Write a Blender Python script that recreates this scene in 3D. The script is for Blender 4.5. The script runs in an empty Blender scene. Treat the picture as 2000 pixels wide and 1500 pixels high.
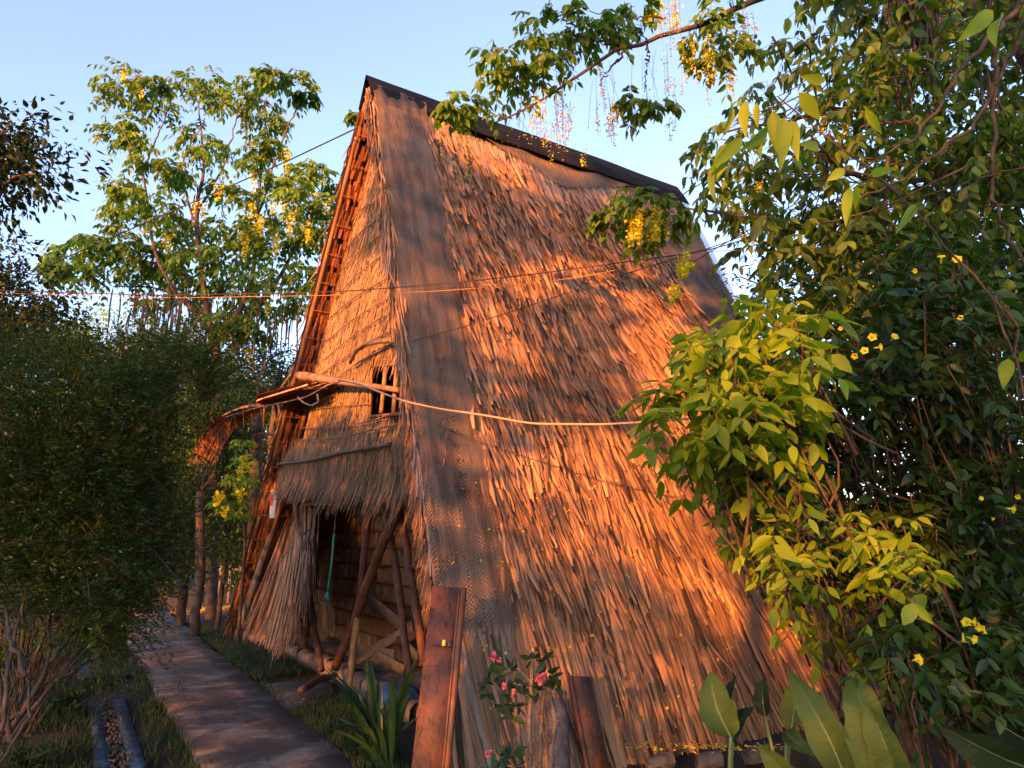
import bpy, math
import numpy as np
from mathutils import Vector, noise as mnoise

# ---------------------------------------------------------------- camera, sky, sun
sc = bpy.context.scene
COL = sc.collection
FPX = 1450.0                      # focal length in photo pixels (photo is 2000 x 1500)
PITCH = math.atan(310.0 / FPX)    # horizon lies at row 1060
CAMH = 1.5
cam_d = bpy.data.cameras.new('camera')
cam_d.sensor_width = 36.0
cam_d.lens = FPX / 2000.0 * 36.0
cam_d.clip_start = 0.05
cam_d.clip_end = 3000
cam = bpy.data.objects.new('camera', cam_d)
COL.objects.link(cam)
cam.location = (0, 0, CAMH)
cam.rotation_euler = (math.radians(90) + PITCH, 0, 0)
sc.camera = cam

SUN_ELEV = math.radians(10)
SH = np.array([-0.42, -0.907]); SH /= np.linalg.norm(SH)
SUN = np.array([SH[0]*math.cos(SUN_ELEV), SH[1]*math.cos(SUN_ELEV), math.sin(SUN_ELEV)])
world = bpy.data.worlds.new('World'); sc.world = world; world.use_nodes = True
wn = world.node_tree.nodes; wl = world.node_tree.links
bgn = wn['Background']
sky = wn.new('ShaderNodeTexSky'); sky.sky_type = 'NISHITA'; sky.sun_disc = False
sky.sun_elevation = SUN_ELEV
sky.sun_rotation = math.atan2(SUN[0], SUN[1])
sky.air_density = 1.0; sky.dust_density = 1.2; sky.ozone_density = 2.5
hs = wn.new('ShaderNodeHueSaturation'); hs.inputs['Saturation'].default_value = .9; wl.new(sky.outputs[0], hs.inputs['Color'])
tint = wn.new('ShaderNodeVectorMath'); tint.operation = 'MULTIPLY'; tint.inputs[1].default_value = (1.08, .95, 1.04); wl.new(hs.outputs[0], tint.inputs[0])
# thin high cloud wisps
wtc = wn.new('ShaderNodeTexCoord'); wmp = wn.new('ShaderNodeMapping'); wmp.inputs['Scale'].default_value = (1.2, 1.2, 4.5); wl.new(wtc.outputs['Generated'], wmp.inputs[0])
wno = wn.new('ShaderNodeTexNoise'); wno.inputs['Scale'].default_value = 1.6; wno.inputs['Detail'].default_value = 5; wno.inputs['Roughness'].default_value = .5; wl.new(wmp.outputs[0], wno.inputs['Vector'])
wmr = wn.new('ShaderNodeMapRange'); wmr.inputs[1].default_value = .42; wmr.inputs[2].default_value = .8; wmr.inputs[3].default_value = 0; wmr.inputs[4].default_value = .28; wl.new(wno.outputs[0], wmr.inputs[0])
wmx = wn.new('ShaderNodeMix'); wmx.data_type = 'RGBA'; wl.new(wmr.outputs[0], wmx.inputs[0]); wl.new(tint.outputs[0], wmx.inputs[6]); wmx.inputs[7].default_value = (.85, .92, 1.05, 1)
wl.new(wmx.outputs[2], bgn.inputs[0]); bgn.inputs[1].default_value = 0.13
sun_d = bpy.data.lights.new('sun', 'SUN'); sun_d.energy = 5.0; sun_d.angle = math.radians(0.6)
sun_d.color = (1.0, 0.315, 0.045)
sun_o = bpy.data.objects.new('sun', sun_d); COL.objects.link(sun_o)
sun_o.rotation_euler = Vector(-SUN).to_track_quat('-Z', 'Y').to_euler()
sc.view_settings.view_transform = 'Standard'; sc.view_settings.look = 'None'
sc.view_settings.exposure = 2.33; sc.view_settings.gamma = 1.0
sc.cycles.max_bounces = 6; sc.cycles.diffuse_bounces = 3; sc.cycles.transparent_max_bounces = 12

# ---------------------------------------------------------------- maths helpers
CP, SP = math.cos(PITCH), math.sin(PITCH)
def ray(px, py):
    a = px - 1000.0; b = 750.0 - py
    return np.array([a, FPX*CP - b*SP, FPX*SP + b*CP])
CAM = np.array([0, 0, CAMH])
def at(px, py, y):
    r = ray(px, py); return CAM + r*(y/r[1])
def gnd(px, py, z=0.0):
    r = ray(px, py); return CAM + r*((z-CAMH)/r[2])
def onplane(px, py, o, n):
    r = ray(px, py); return CAM + r*(np.dot(o-CAM, n)/np.dot(r, n))
def unit(v):
    v = np.asarray(v, float); return v/np.maximum(np.linalg.norm(v, axis=-1, keepdims=True), 1e-9)
def proj(P):
    P = np.asarray(P, float) - CAM
    d = P[..., 1]*CP + P[..., 2]*SP; u = -P[..., 1]*SP + P[..., 2]*CP
    return 1000 + FPX*P[..., 0]/d, 750 - FPX*u/d
def in_poly(px, py, poly):
    px = np.asarray(px, float); py = np.asarray(py, float)
    c = np.zeros(px.shape, bool); n = len(poly); j = n-1
    for i in range(n):
        xi, yi = poly[i]; xj, yj = poly[j]
        if yi != yj:
            m = ((yi > py) != (yj > py)) & (px < (xj-xi)*(py-yi)/(yj-yi)+xi)
            c ^= m
        j = i
    return c
def nz(P, f=1.0, s=0.0):            # cheap smooth noise -1..1
    P = np.asarray(P, float)*f + s
    x, y, z = P[..., 0], P[..., 1], P[..., 2]
    return (np.sin(x*1.7+1.3*np.sin(y*1.1+s))+np.sin(y*2.1+1.7*np.sin(z*1.3+2*s))+np.sin(z*1.9+1.1*np.sin(x*1.5-s)))/3

# ---------------------------------------------------------------- mesh builder
class MB:
    def __init__(s): s.v = []; s.f = []; s.n = 0; s.m = []
    def add(s, V, F, mi=0):
        V = np.asarray(V, float).reshape(-1, 3); F = np.asarray(F, int)
        s.v.append(V); s.f.append(F + s.n); s.m.append(np.full(len(F), mi)); s.n += len(V)
    def build(s, name, mats, parent=None, smooth=True):
        V = np.concatenate(s.v) if s.v else np.zeros((0, 3))
        me = bpy.data.meshes.new(name)
        me.vertices.add(len(V))
        off = np.zeros(3)
        if parent is not None: off = np.array(parent.location)
        me.vertices.foreach_set('co', (V-off).astype(np.float32).ravel())
        loops = np.concatenate([f.ravel() for f in s.f]); sizes = np.concatenate([np.full(len(f), f.shape[1]) for f in s.f])
        me.loops.add(len(loops)); me.loops.foreach_set('vertex_index', loops.astype(np.int32))
        me.polygons.add(len(sizes)); st = np.concatenate([[0], np.cumsum(sizes)[:-1]])
        me.polygons.foreach_set('loop_start', st.astype(np.int32))
        me.polygons.foreach_set('loop_total', sizes.astype(np.int32))
        if not isinstance(mats, (list, tuple)): mats = [mats]
        for m in mats: me.materials.append(m)
        me.polygons.foreach_set('material_index', np.concatenate(s.m).astype(np.int32))
        if smooth: me.polygons.foreach_set('use_smooth', np.ones(len(sizes), bool))
        me.update(calc_edges=True)
        o = bpy.data.objects.new(name, me); COL.objects.link(o)
        if parent is not None: o.parent = parent
        return o
    # ---- shapes
    def box(s, c, ax, ay, az, mi=0):
        c, ax, ay, az = map(lambda q: np.asarray(q, float), (c, ax, ay, az))
        V = [c + i*ax + j*ay + k*az for i in (-.5, .5) for j in (-.5, .5) for k in (-.5, .5)]
        s.add(V, [(0, 1, 3, 2), (4, 6, 7, 5), (0, 4, 5, 1), (2, 3, 7, 6), (0, 2, 6, 4), (1, 5, 7, 3)], mi)
    def tube(s, pts, rad, seg=6, mi=0, cap=True):
        P = np.asarray(pts, float); n = len(P)
        R = np.broadcast_to(np.asarray(rad, float), (n,)) if np.ndim(rad) else np.full(n, float(rad))
        T = unit(np.gradient(P, axis=0))
        ref = np.array([0, 0, 1.]) if abs(T[0][2]) < .9 else np.array([1., 0, 0])
        a = unit(np.cross(T, ref)); b = np.cross(T, a)
        th = np.arange(seg)*2*math.pi/seg
        V = P[:, None, :] + R[:, None, None]*(a[:, None, :]*np.cos(th)[None, :, None] + b[:, None, :]*np.sin(th)[None, :, None])
        i = np.arange(n-1)[:, None]; j = np.arange(seg)[None, :]; j2 = (j+1) % seg
        F = np.stack([i*seg+j, i*seg+j2, (i+1)*seg+j2, (i+1)*seg+j], -1).reshape(-1, 4)
        s.add(V, F, mi)
        if cap:
            s.f.append(np.array([[s.n-n*seg+k for k in range(seg)][::-1]])); s.m.append(np.array([mi]))
            s.f.append(np.array([[s.n-seg+k for k in range(seg)]])); s.m.append(np.array([mi]))
    def grid(s, G, mi=0):              # G (a,b,3)
        a, b = G.shape[:2]
        i = np.arange(a-1)[:, None]; j = np.arange(b-1)[None, :]
        F = np.stack([i*b+j, i*b+j+1, (i+1)*b+j+1, (i+1)*b+j], -1).reshape(-1, 4)
        s.add(G, F, mi)
    def prism(s, poly, z0, z1, mi=0):   # horizontal polygon
        n = len(poly); V = [(x, y, z0) for x, y in poly] + [(x, y, z1) for x, y in poly]
        s.add(V, [(i, (i+1) % n, n+(i+1) % n, n+i) for i in range(n)], mi)
        k = s.n - 2*n
        s.f.append(np.array([[k+n+i for i in range(n)]])); s.m.append(np.array([mi]))
        s.f.append(np.array([[k+i for i in range(n)][::-1]])); s.m.append(np.array([mi]))
    def inst(s, T, F, pos, X, Y, Z, sc_, mi=0):
        # template T (k,3), faces F (m,c); frames X,Y,Z (N,3); sc_ (N,) or (N,3)
        N = len(pos); k = len(T)
        sc_ = np.asarray(sc_, float)
        if sc_.ndim < 2: sc_ = np.repeat(np.broadcast_to(sc_, (N,))[:, None], 3, 1)
        V = pos[:, None, :] + (T[None, :, 0:1]*sc_[:, None, 0:1])*X[:, None, :] + (T[None, :, 1:2]*sc_[:, None, 1:2])*Y[:, None, :] + (T[None, :, 2:3]*sc_[:, None, 2:3])*Z[:, None, :]
        FF = (np.asarray(F)[None] + (np.arange(N)*k)[:, None, None]).reshape(-1, np.asarray(F).shape[1])
        s.add(V, FF, mi)
    def strips(s, P0, D, Nn, L, W, rng, K=4, lift=.06, curl=.0, fold=.25, tip=.25, wob=.05, mi=0, sag=0.0):
        # thin leaf strips laid along D on a surface with normal Nn
        N = len(P0); D = unit(D); Nn = unit(Nn - D*(Nn*D).sum(-1, keepdims=True)); X = np.cross(D, Nn)
        L = np.broadcast_to(L, (N,)); W = np.broadcast_to(W, (N,))
        t = np.linspace(0, 1, K+1)
        lf = np.broadcast_to(lift, (N,))
        tw = rng.normal(0, .5, N); wb = rng.normal(0, wob, N); ph = rng.normal(0, wob*.5, N)
        V = np.zeros((N, K+1, 3, 3))
        for i, ti in enumerate(t):
            c = P0 + D*(L*ti)[:, None] + Nn*(lf*ti*ti)[:, None] + X*((wb*ti*ti + ph*np.sin(ti*5))*L)[:, None]
            c = c + np.array([0, 0, -1.])*(sag*L*ti*ti)[:, None]
            wid = W*(1 - (1-tip)*ti**2)*(.7+.3*min(1, ti*4+.2))
            a = tw*ti; xx = X*np.cos(a)[:, None] + Nn*np.sin(a)[:, None]; nn = -X*np.sin(a)[:, None] + Nn*np.cos(a)[:, None]
            V[:, i, 0] = c - xx*(wid*.5)[:, None]
            V[:, i, 1] = c + nn*(wid*fold)[:, None]
            V[:, i, 2] = c + xx*(wid*.5)[:, None]
        b = (np.arange(N)*(K+1)*3)[:, None, None, None]; i = np.arange(K)[None, :, None, None]*3; j = np.arange(2)[None, None, :, None]
        F = (b + i + j + np.array([0, 1, 4, 3])[None, None, None, :]).reshape(-1, 4)
        s.add(V, F, mi)

def wob(p0, p1, n, amp, rng, sag=0.0):
    p0 = np.asarray(p0, float); p1 = np.asarray(p1, float); t = np.linspace(0, 1, n)[:, None]
    P = p0 + (p1-p0)*t
    L = np.linalg.norm(p1-p0)
    w = np.cumsum(rng.normal(0, 1, (n, 3)), 0); w -= w[0]; w -= t*w[-1]
    P += w*amp*L/math.sqrt(n); P[:, 2] -= (4*sag*t*(1-t))[:, 0]
    return P
def poly_path(pts, n=24):
    P = np.asarray(pts, float); s = np.concatenate([[0], np.cumsum(np.linalg.norm(np.diff(P, axis=0), axis=1))])
    t = np.linspace(0, s[-1], n)
    # smooth catmull style through linear + blur
    Q = np.stack([np.interp(t, s, P[:, k]) for k in range(3)], 1)
    for _ in range(2):
        Q[1:-1] = (Q[:-2]+2*Q[1:-1]+Q[2:])/4
    return Q

def empty(name, loc=(0, 0, 0)):
    o = bpy.data.objects.new(name, None); COL.objects.link(o); o.location = tuple(float(q) for q in loc); o.empty_display_size = .2
    return o
def tag(o, label=None, cat=None, group=None, kind=None):
    if label: o['label'] = label
    if cat: o['category'] = cat
    if group: o['group'] = group
    if kind: o['kind'] = kind
    return o
def thing(name, loc, label, cat, group=None): return tag(empty(name, loc), label, cat, group)

# ---------------------------------------------------------------- materials
def mat(name, c1, c2=None, scale=5.0, rough=.8, bump=0.0, bscale=30.0, stretch=None, island=False, transl=0.0, tcol=None, spec=.3, c3=None, detail=5.0, hsv=None):
    m = bpy.data.materials.new(name); m.use_nodes = True
    nt = m.node_tree; N = nt.nodes; L = nt.links; b = N['Principled BSDF']; out = N['Material Output']
    b.inputs['Roughness'].default_value = rough; b.inputs['Specular IOR Level'].default_value = spec
    tc = N.new('ShaderNodeTexCoord'); vec = tc.outputs['Object']
    if stretch:
        mp = N.new('ShaderNodeMapping'); mp.inputs['Scale'].default_value = stretch; L.new(vec, mp.inputs[0]); vec = mp.outputs[0]
    ramp = N.new('ShaderNodeValToRGB')
    cols = [c1, c2 or c1] + ([c3] if c3 else [])
    els = ramp.color_ramp.elements
    if island:
        g = N.new('ShaderNodeNewGeometry'); L.new(g.outputs['Random Per Island'], ramp.inputs[0])
        lo, hi = 0.0, 1.0
    else:
        n = N.new('ShaderNodeTexNoise'); n.inputs['Scale'].default_value = scale; n.inputs['Detail'].default_value = detail
        L.new(vec, n.inputs['Vector']); L.new(n.outputs[0], ramp.inputs[0]); lo, hi = .32, .68
    els[0].position = lo; els[1].position = hi
    els[0].color = (*cols[0], 1); els[1].color = (*cols[-1], 1)
    if len(cols) == 3:
        e = els.new((lo+hi)/2); e.color = (*cols[1], 1)
    col = ramp.outputs[0]
    if island and scale:               # blend in large soft variation
        n = N.new('ShaderNodeTexNoise'); n.inputs['Scale'].default_value = scale; L.new(vec, n.inputs['Vector'])
        mr = N.new('ShaderNodeMapRange'); mr.inputs[1].default_value = .3; mr.inputs[2].default_value = .7; mr.inputs[3].default_value = .72; mr.inputs[4].default_value = 1.25
        L.new(n.outputs[0], mr.inputs[0])
        mx = N.new('ShaderNodeVectorMath'); mx.operation = 'SCALE'; L.new(col, mx.inputs[0]); L.new(mr.outputs[0], mx.inputs['Scale']); col = mx.outputs[0]
    L.new(col, b.inputs['Base Color'])
    if bump:
        n2 = N.new('ShaderNodeTexNoise'); n2.inputs['Scale'].default_value = bscale; n2.inputs['Detail'].default_value = 6; L.new(vec, n2.inputs['Vector'])
        bp = N.new('ShaderNodeBump'); bp.inputs['Strength'].default_value = bump; bp.inputs['Distance'].default_value = .02
        L.new(n2.outputs[0], bp.inputs['Height']); L.new(bp.outputs[0], b.inputs['Normal'])
    if transl:
        t = N.new('ShaderNodeBsdfTranslucent')
        vm = N.new('ShaderNodeVectorMath'); vm.operation = 'MULTIPLY'; L.new(col, vm.inputs[0]); vm.inputs[1].default_value = tcol or (1.6, 1.7, .6)
        L.new(vm.outputs[0], t.inputs[0])
        mi = N.new('ShaderNodeMixShader'); mi.inputs[0].default_value = transl; L.new(b.outputs[0], mi.inputs[1]); L.new(t.outputs[0], mi.inputs[2]); L.new(mi.outputs[0], out.inputs[0])
    return m

M = {}
M['thatch'] = mat('palm_thatch', (.03, .018, .012), (.38, .215, .118), .8, .75, island=True, c3=(.215, .122, .068), transl=.12, tcol=(1.3, 1, .7))
M['thatch_grey'] = mat('weathered_thatch', (.08, .057, .043), (.26, .19, .145), .8, .8, island=True, c3=(.17, .122, .092))
M['grass_thatch'] = mat('grass_thatch', (.09, .055, .033), (.29, .195, .115), 1.2, .85, island=True, c3=(.19, .125, .073))
M['thatch_base'] = mat('thatch_underlay', (.02, .012, .009), (.06, .036, .025), 3, .95, bump=.5, bscale=20, stretch=(1, 1, .25))
M['red_shingle'] = mat('red_palm_shingle', (.06, .02, .01), (.2, .07, .03), 1.5, .8, island=True, c3=(.17, .06, .028))
M['bamboo'] = mat('bamboo', (.08, .042, .02), (.2, .11, .052), 6, .5, bump=.2, stretch=(1, 1, .2))
M['pole'] = mat('dark_pole', (.06, .022, .013), (.14, .058, .033), 8, .6, bump=.4)
M['pole_grey'] = mat('grey_pole', (.05, .038, .03), (.15, .12, .095), 12, .75, bump=.5)
M['pole_warm'] = mat('peeled_pole', (.12, .065, .03), (.27, .16, .075), 8, .55, bump=.2)
M['bark'] = mat('bark', (.02, .014, .01), (.075, .055, .04), 9, .9, bump=.6)
M['bark_pale'] = mat('pale_bark', (.09, .065, .048), (.22, .165, .125), 6, .85, bump=.4)
M['bark_mid'] = mat('twig_bark', (.03, .02, .015), (.12, .075, .055), 6, .85, bump=.4)
M['stem'] = mat('bush_stem', (.028, .022, .016), (.085, .065, .048), 9, .85, bump=.4)
M['rope'] = mat('withe', (.09, .055, .035), (.18, .12, .08), 9, .85)
M['rope_pale'] = mat('pale_withe', (.3, .2, .12), (.45, .32, .2), 9, .85)
M['cap'] = mat('black_sheet', (.004, .004, .006), (.01, .01, .012), 4, .85, spec=.1, bump=.4, bscale=6)
M['mat'] = mat('woven_mat', (.15, .085, .042), (.34, .2, .1), 3, .8, bump=.5, stretch=(12, 12, 1))
M['plank'] = mat('varnished_plank', (.06, .024, .015), (.13, .052, .031), 2.5, .62, bump=.25, bscale=8, stretch=(14, 14, 1), spec=.3, c3=(.09, .035, .021))
M['plank_edge'] = mat('plank_moulding', (.13, .05, .026), (.21, .09, .045), 2.5, .45, stretch=(10, 10, 1))
M['board'] = mat('raw_board', (.13, .075, .04), (.26, .165, .095), 3, .7, bump=.2, stretch=(8, 8, 1))
M['stone'] = mat('rough_stone', (.06, .047, .036), (.19, .15, .12), 6, .9, bump=.8, bscale=14)
M['green_plastic'] = mat('green_plastic', (.0, .11, .065), (.0, .16, .09), 3, .35, spec=.5)
M['bristle'] = mat('broom_grass', (.09, .05, .024), (.22, .13, .062), 0, .85, island=True)
M['wire_black'] = mat('black_wire', (.02, .018, .02), None, 3, .6)
M['wire_orange'] = mat('orange_wire', (.3, .15, .04), None, 3, .5)
M['wire_white'] = mat('pale_wire', (.2, .155, .115), (.28, .22, .17), 3, .5)
M['white'] = mat('white_paper', (.4, .38, .36), (.55, .52, .5), 3, .6)
M['red'] = mat('red_print', (.55, .05, .03), None, 3, .6)
M['blue'] = mat('blue_plastic', (.012, .04, .13), (.03, .085, .22), 10, .5, bump=.6, bscale=18)
M['blue_faded'] = mat('faded_blue_paint', (.015, .05, .1), (.08, .12, .16), 9, .85, bump=.5)
M['metal'] = mat('dark_iron', (.03, .028, .028), (.07, .055, .045), 10, .5)
M['yellow'] = mat('yellow_plastic', (.7, .6, .12), None, 3, .4)
M['grey_wood'] = mat('grey_wood', (.055, .05, .055), (.13, .115, .115), 4, .9, bump=.7, stretch=(5, 5, 1))
leafT = (1.3, 1.5, .45)
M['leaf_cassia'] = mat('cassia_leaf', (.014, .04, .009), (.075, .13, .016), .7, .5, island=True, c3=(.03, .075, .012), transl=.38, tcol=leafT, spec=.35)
M['leaf_cassia_sunlit'] = mat('cassia_leaf_sunlit', (.03, .095, .012), (.14, .23, .022), .7, .5, island=True, c3=(.065, .145, .016), transl=.45, tcol=leafT, spec=.35)  # lighter copy of the cassia leaf, sunlight put into its colour
M['leaf_sunlit'] = mat('sunlit_leaf', (.09, .21, .016), (.23, .34, .02), .7, .5, island=True, c3=(.15, .27, .018), transl=.55, tcol=(1.4, 1.35, .5), spec=.35)  # yellow-green of sunlit foliage put into the base colour
M['leaf_dark'] = mat('dark_leaf', (.006, .017, .007), (.018, .036, .012), .7, .6, island=True, transl=.2, tcol=leafT, spec=.15)
M['leaf_bush'] = mat('bush_leaf', (.01, .032, .006), (.045, .09, .012), .8, .6, island=True, c3=(.021, .052, .008), transl=.3, tcol=leafT)
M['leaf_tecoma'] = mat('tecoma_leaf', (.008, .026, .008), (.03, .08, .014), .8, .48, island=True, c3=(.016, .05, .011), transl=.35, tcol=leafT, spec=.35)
M['leaf_far'] = mat('far_leaf', (.018, .04, .012), (.055, .09, .02), .4, .6, island=True, transl=.3, tcol=leafT)
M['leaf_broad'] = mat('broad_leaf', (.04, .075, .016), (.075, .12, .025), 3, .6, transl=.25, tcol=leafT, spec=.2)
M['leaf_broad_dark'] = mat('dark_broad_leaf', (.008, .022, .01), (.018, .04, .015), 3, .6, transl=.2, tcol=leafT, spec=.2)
M['leaf_strap'] = mat('strap_leaf', (.01, .035, .01), (.04, .085, .02), 0, .42, island=True, transl=.2, tcol=leafT, spec=.5)
M['leaf_thorn'] = mat('thorn_leaf', (.012, .038, .015), (.028, .07, .03), 0, .5, island=True, transl=.2, tcol=leafT, spec=.35)
M['midrib'] = mat('midrib', (.13, .18, .07), None, 3, .5)
M['flower_y'] = mat('yellow_flower', (.6, .52, .012), (.72, .68, .03), 0, .6, island=True, transl=.35, tcol=(1.1, 1, .5))
M['flower_pink'] = mat('pink_flower', (.6, .13, .16), (.75, .24, .26), 0, .55, island=True, transl=.25, tcol=(1.1, 1, 1))
M['flower_w'] = mat('white_flower', (.4, .42, .38), None, 0, .6, island=True, transl=.2, tcol=(1, 1, 1))
M['pod'] = mat('seed_pod', (.012, .009, .008), (.05, .03, .02), 0, .45, island=True)
M['grass'] = mat('grass_blade', (.008, .022, .006), (.03, .055, .013), .8, .6, island=True, transl=.25, tcol=leafT)
M['petal'] = mat('fallen_petal', (.4, .27, .02), (.55, .42, .05), 0, .7, island=True)
M['dry'] = mat('dry_leaf', (.06, .032, .018), (.15, .09, .05), 0, .8, island=True)
M['ground'] = mat('soil', (.008, .007, .005), (.035, .028, .02), 1.3, .95, bump=.8, bscale=18, c3=(.02, .016, .011), detail=9)
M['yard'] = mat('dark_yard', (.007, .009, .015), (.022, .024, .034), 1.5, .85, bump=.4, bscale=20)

def mat_path():
    m = bpy.data.materials.new('worn_concrete'); m.use_nodes = True
    N = m.node_tree.nodes; L = m.node_tree.links; b = N['Principled BSDF']; b.inputs['Roughness'].default_value = .8
    tc = N.new('ShaderNodeTexCoord')
    def noise(sc3, scale, det, lo, hi, rot=0.0):
        mp = N.new('ShaderNodeMapping'); mp.inputs['Scale'].default_value = sc3; mp.inputs['Rotation'].default_value = (0, 0, rot); L.new(tc.outputs['Object'], mp.inputs[0])
        n = N.new('ShaderNodeTexNoise'); n.inputs['Scale'].default_value = scale; n.inputs['Detail'].default_value = det; n.inputs['Roughness'].default_value = .65; L.new(mp.outputs[0], n.inputs['Vector'])
        r = N.new('ShaderNodeMapRange'); r.inputs[1].default_value = lo; r.inputs[2].default_value = hi; L.new(n.outputs[0], r.inputs[0]); return r.outputs[0], n.outputs[0]
    f, raw = noise((1, 1.2, 1), 1.9, 12, .5, .62, -.45)
    g, _ = noise((1, 1, 1), 26, 8, .3, .75)
    h, _ = noise((1, 1.3, 1), 1.1, 6, .42, .6, -.45)
    def mix(fac, a, bb):
        x = N.new('ShaderNodeMix'); x.data_type = 'RGBA'; L.new(fac, x.inputs[0])
        for k, q in ((6, a), (7, bb)):
            if isinstance(q, tuple): x.inputs[k].default_value = (*q, 1)
            else: L.new(q, x.inputs[k])
        return x.outputs[2]
    base = mix(h, (.085, .057, .043), (.135, .094, .073))
    base = mix(f, base, (.32, .25, .205))
    dark = mix(g, (.02, .013, .01), (.11, .08, .07))
    x = N.new('ShaderNodeMix'); x.data_type = 'RGBA'; x.inputs[0].default_value = .28; L.new(base, x.inputs[6]); L.new(dark, x.inputs[7])
    L.new(x.outputs[2], b.inputs['Base Color'])
    bp = N.new('ShaderNodeBump'); bp.inputs['Strength'].default_value = .5; bp.inputs['Distance'].default_value = .01; L.new(g, bp.inputs['Height']); L.new(bp.outputs[0], b.inputs['Normal'])
    return m
M['path'] = mat_path()

def mat_net():
    # knotted shade netting, open cells are really open
    m = bpy.data.materials.new('shade_netting'); m.use_nodes = True
    N = m.node_tree.nodes; L = m.node_tree.links; b = N['Principled BSDF']; out = N['Material Output']
    b.inputs['Roughness'].default_value = .75
    at_ = N.new('ShaderNodeAttribute'); at_.attribute_name = 'st'
    nn = N.new('ShaderNodeTexNoise'); nn.inputs['Scale'].default_value = 3; L.new(at_.outputs['Vector'], nn.inputs['Vector'])
    wv = N.new('ShaderNodeVectorMath'); wv.operation = 'MULTIPLY_ADD'; L.new(nn.outputs['Color'], wv.inputs[0]); wv.inputs[1].default_value = (.05, .05, 0); L.new(at_.outputs['Vector'], wv.inputs[2])
    sx = N.new('ShaderNodeSeparateXYZ'); L.new(wv.outputs[0], sx.inputs[0])
    def mth(op, a, bq=None):
        n = N.new('ShaderNodeMath'); n.operation = op
        for i, q in enumerate((a, bq)):
            if q is None: continue
            if isinstance(q, (int, float)): n.inputs[i].default_value = q
            else: L.new(q, n.inputs[i])
        return n.outputs[0]
    K = 2*math.pi/0.034
    u = mth('MULTIPLY', mth('ADD', sx.outputs[0], sx.outputs[1]), K)
    w = mth('MULTIPLY', mth('SUBTRACT', sx.outputs[0], sx.outputs[1]), K)
    mx = mth('MAXIMUM', mth('COSINE', u), mth('COSINE', w))
    thread = mth('GREATER_THAN', mx, .42)
    n2 = N.new('ShaderNodeTexNoise'); n2.inputs['Scale'].default_value = 2.0; L.new(at_.outputs['Vector'], n2.inputs['Vector'])
    r = N.new('ShaderNodeValToRGB'); r.color_ramp.elements[0].position = .35; r.color_ramp.elements[1].position = .7
    r.color_ramp.elements[0].color = (.06, .04, .026, 1); r.color_ramp.elements[1].color = (.18, .125, .08, 1); L.new(n2.outputs[0], r.inputs[0])
    L.new(r.outputs[0], b.inputs['Base Color'])
    tr = N.new('ShaderNodeBsdfTransparent'); mi = N.new('ShaderNodeMixShader'); L.new(thread, mi.inputs[0]); L.new(tr.outputs[0], mi.inputs[1]); L.new(b.outputs[0], mi.inputs[2]); L.new(mi.outputs[0], out.inputs[0])
    return m
M['net'] = mat_net()

# ---------------------------------------------------------------- leaf templates
def leaf_template(n=4, w=.5, fold=.12, droop=.12, pw=.75):
    # unit length along Y, width w, folded on the midrib
    ys = np.linspace(0, 1, n+1); V = []; 
    for y in ys:
        hw = w*.5*(math.sin(math.pi*min(1, y)**pw))
        z = -droop*y*y
        V += [(-hw, y, z+fold*hw*2), (0, y, z), (hw, y, z+fold*hw*2)]
    F = []
    for i in range(n):
        a = i*3; b = a+3
        F += [(a, a+1, b+1, b), (a+1, a+2, b+2, b+1)]
    return np.array(V), np.array(F)
LEAF5 = leaf_template(5, .5); LEAF3 = leaf_template(3, .52); LEAFN = leaf_template(3, .28, .1, .2)
LEAFQ = (np.array([(0, 0, 0), (-.2, .5, .03), (0, 1, -.08), (.2, .5, .03)]), np.array([(0, 1, 2, 3)]))
def flower_template(n=5, open_=.35):
    V = [(0, 0, 0)]; F = []
    for k in range(n):
        a = 2*math.pi*k/n; d = 2*math.pi/n*.46
        i = len(V)
        V += [(math.cos(a-d)*.62, math.sin(a-d)*.62, open_*.6), (math.cos(a)*1.0, math.sin(a)*1.0, open_), (math.cos(a+d)*.62, math.sin(a+d)*.62, open_*.6)]
        F.append((0, i, i+1, i+2))
    return np.array(V), np.array(F)
FLOWER = flower_template()
BUD = (np.array([(1, 0, 0), (0, 1, 0), (-1, 0, 0), (0, -1, 0), (0, 0, 1.1), (0, 0, -1.1)]), np.array([(0, 1, 4), (1, 2, 4), (2, 3, 4), (3, 0, 4), (1, 0, 5), (2, 1, 5), (3, 2, 5), (0, 3, 5)]))

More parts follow.
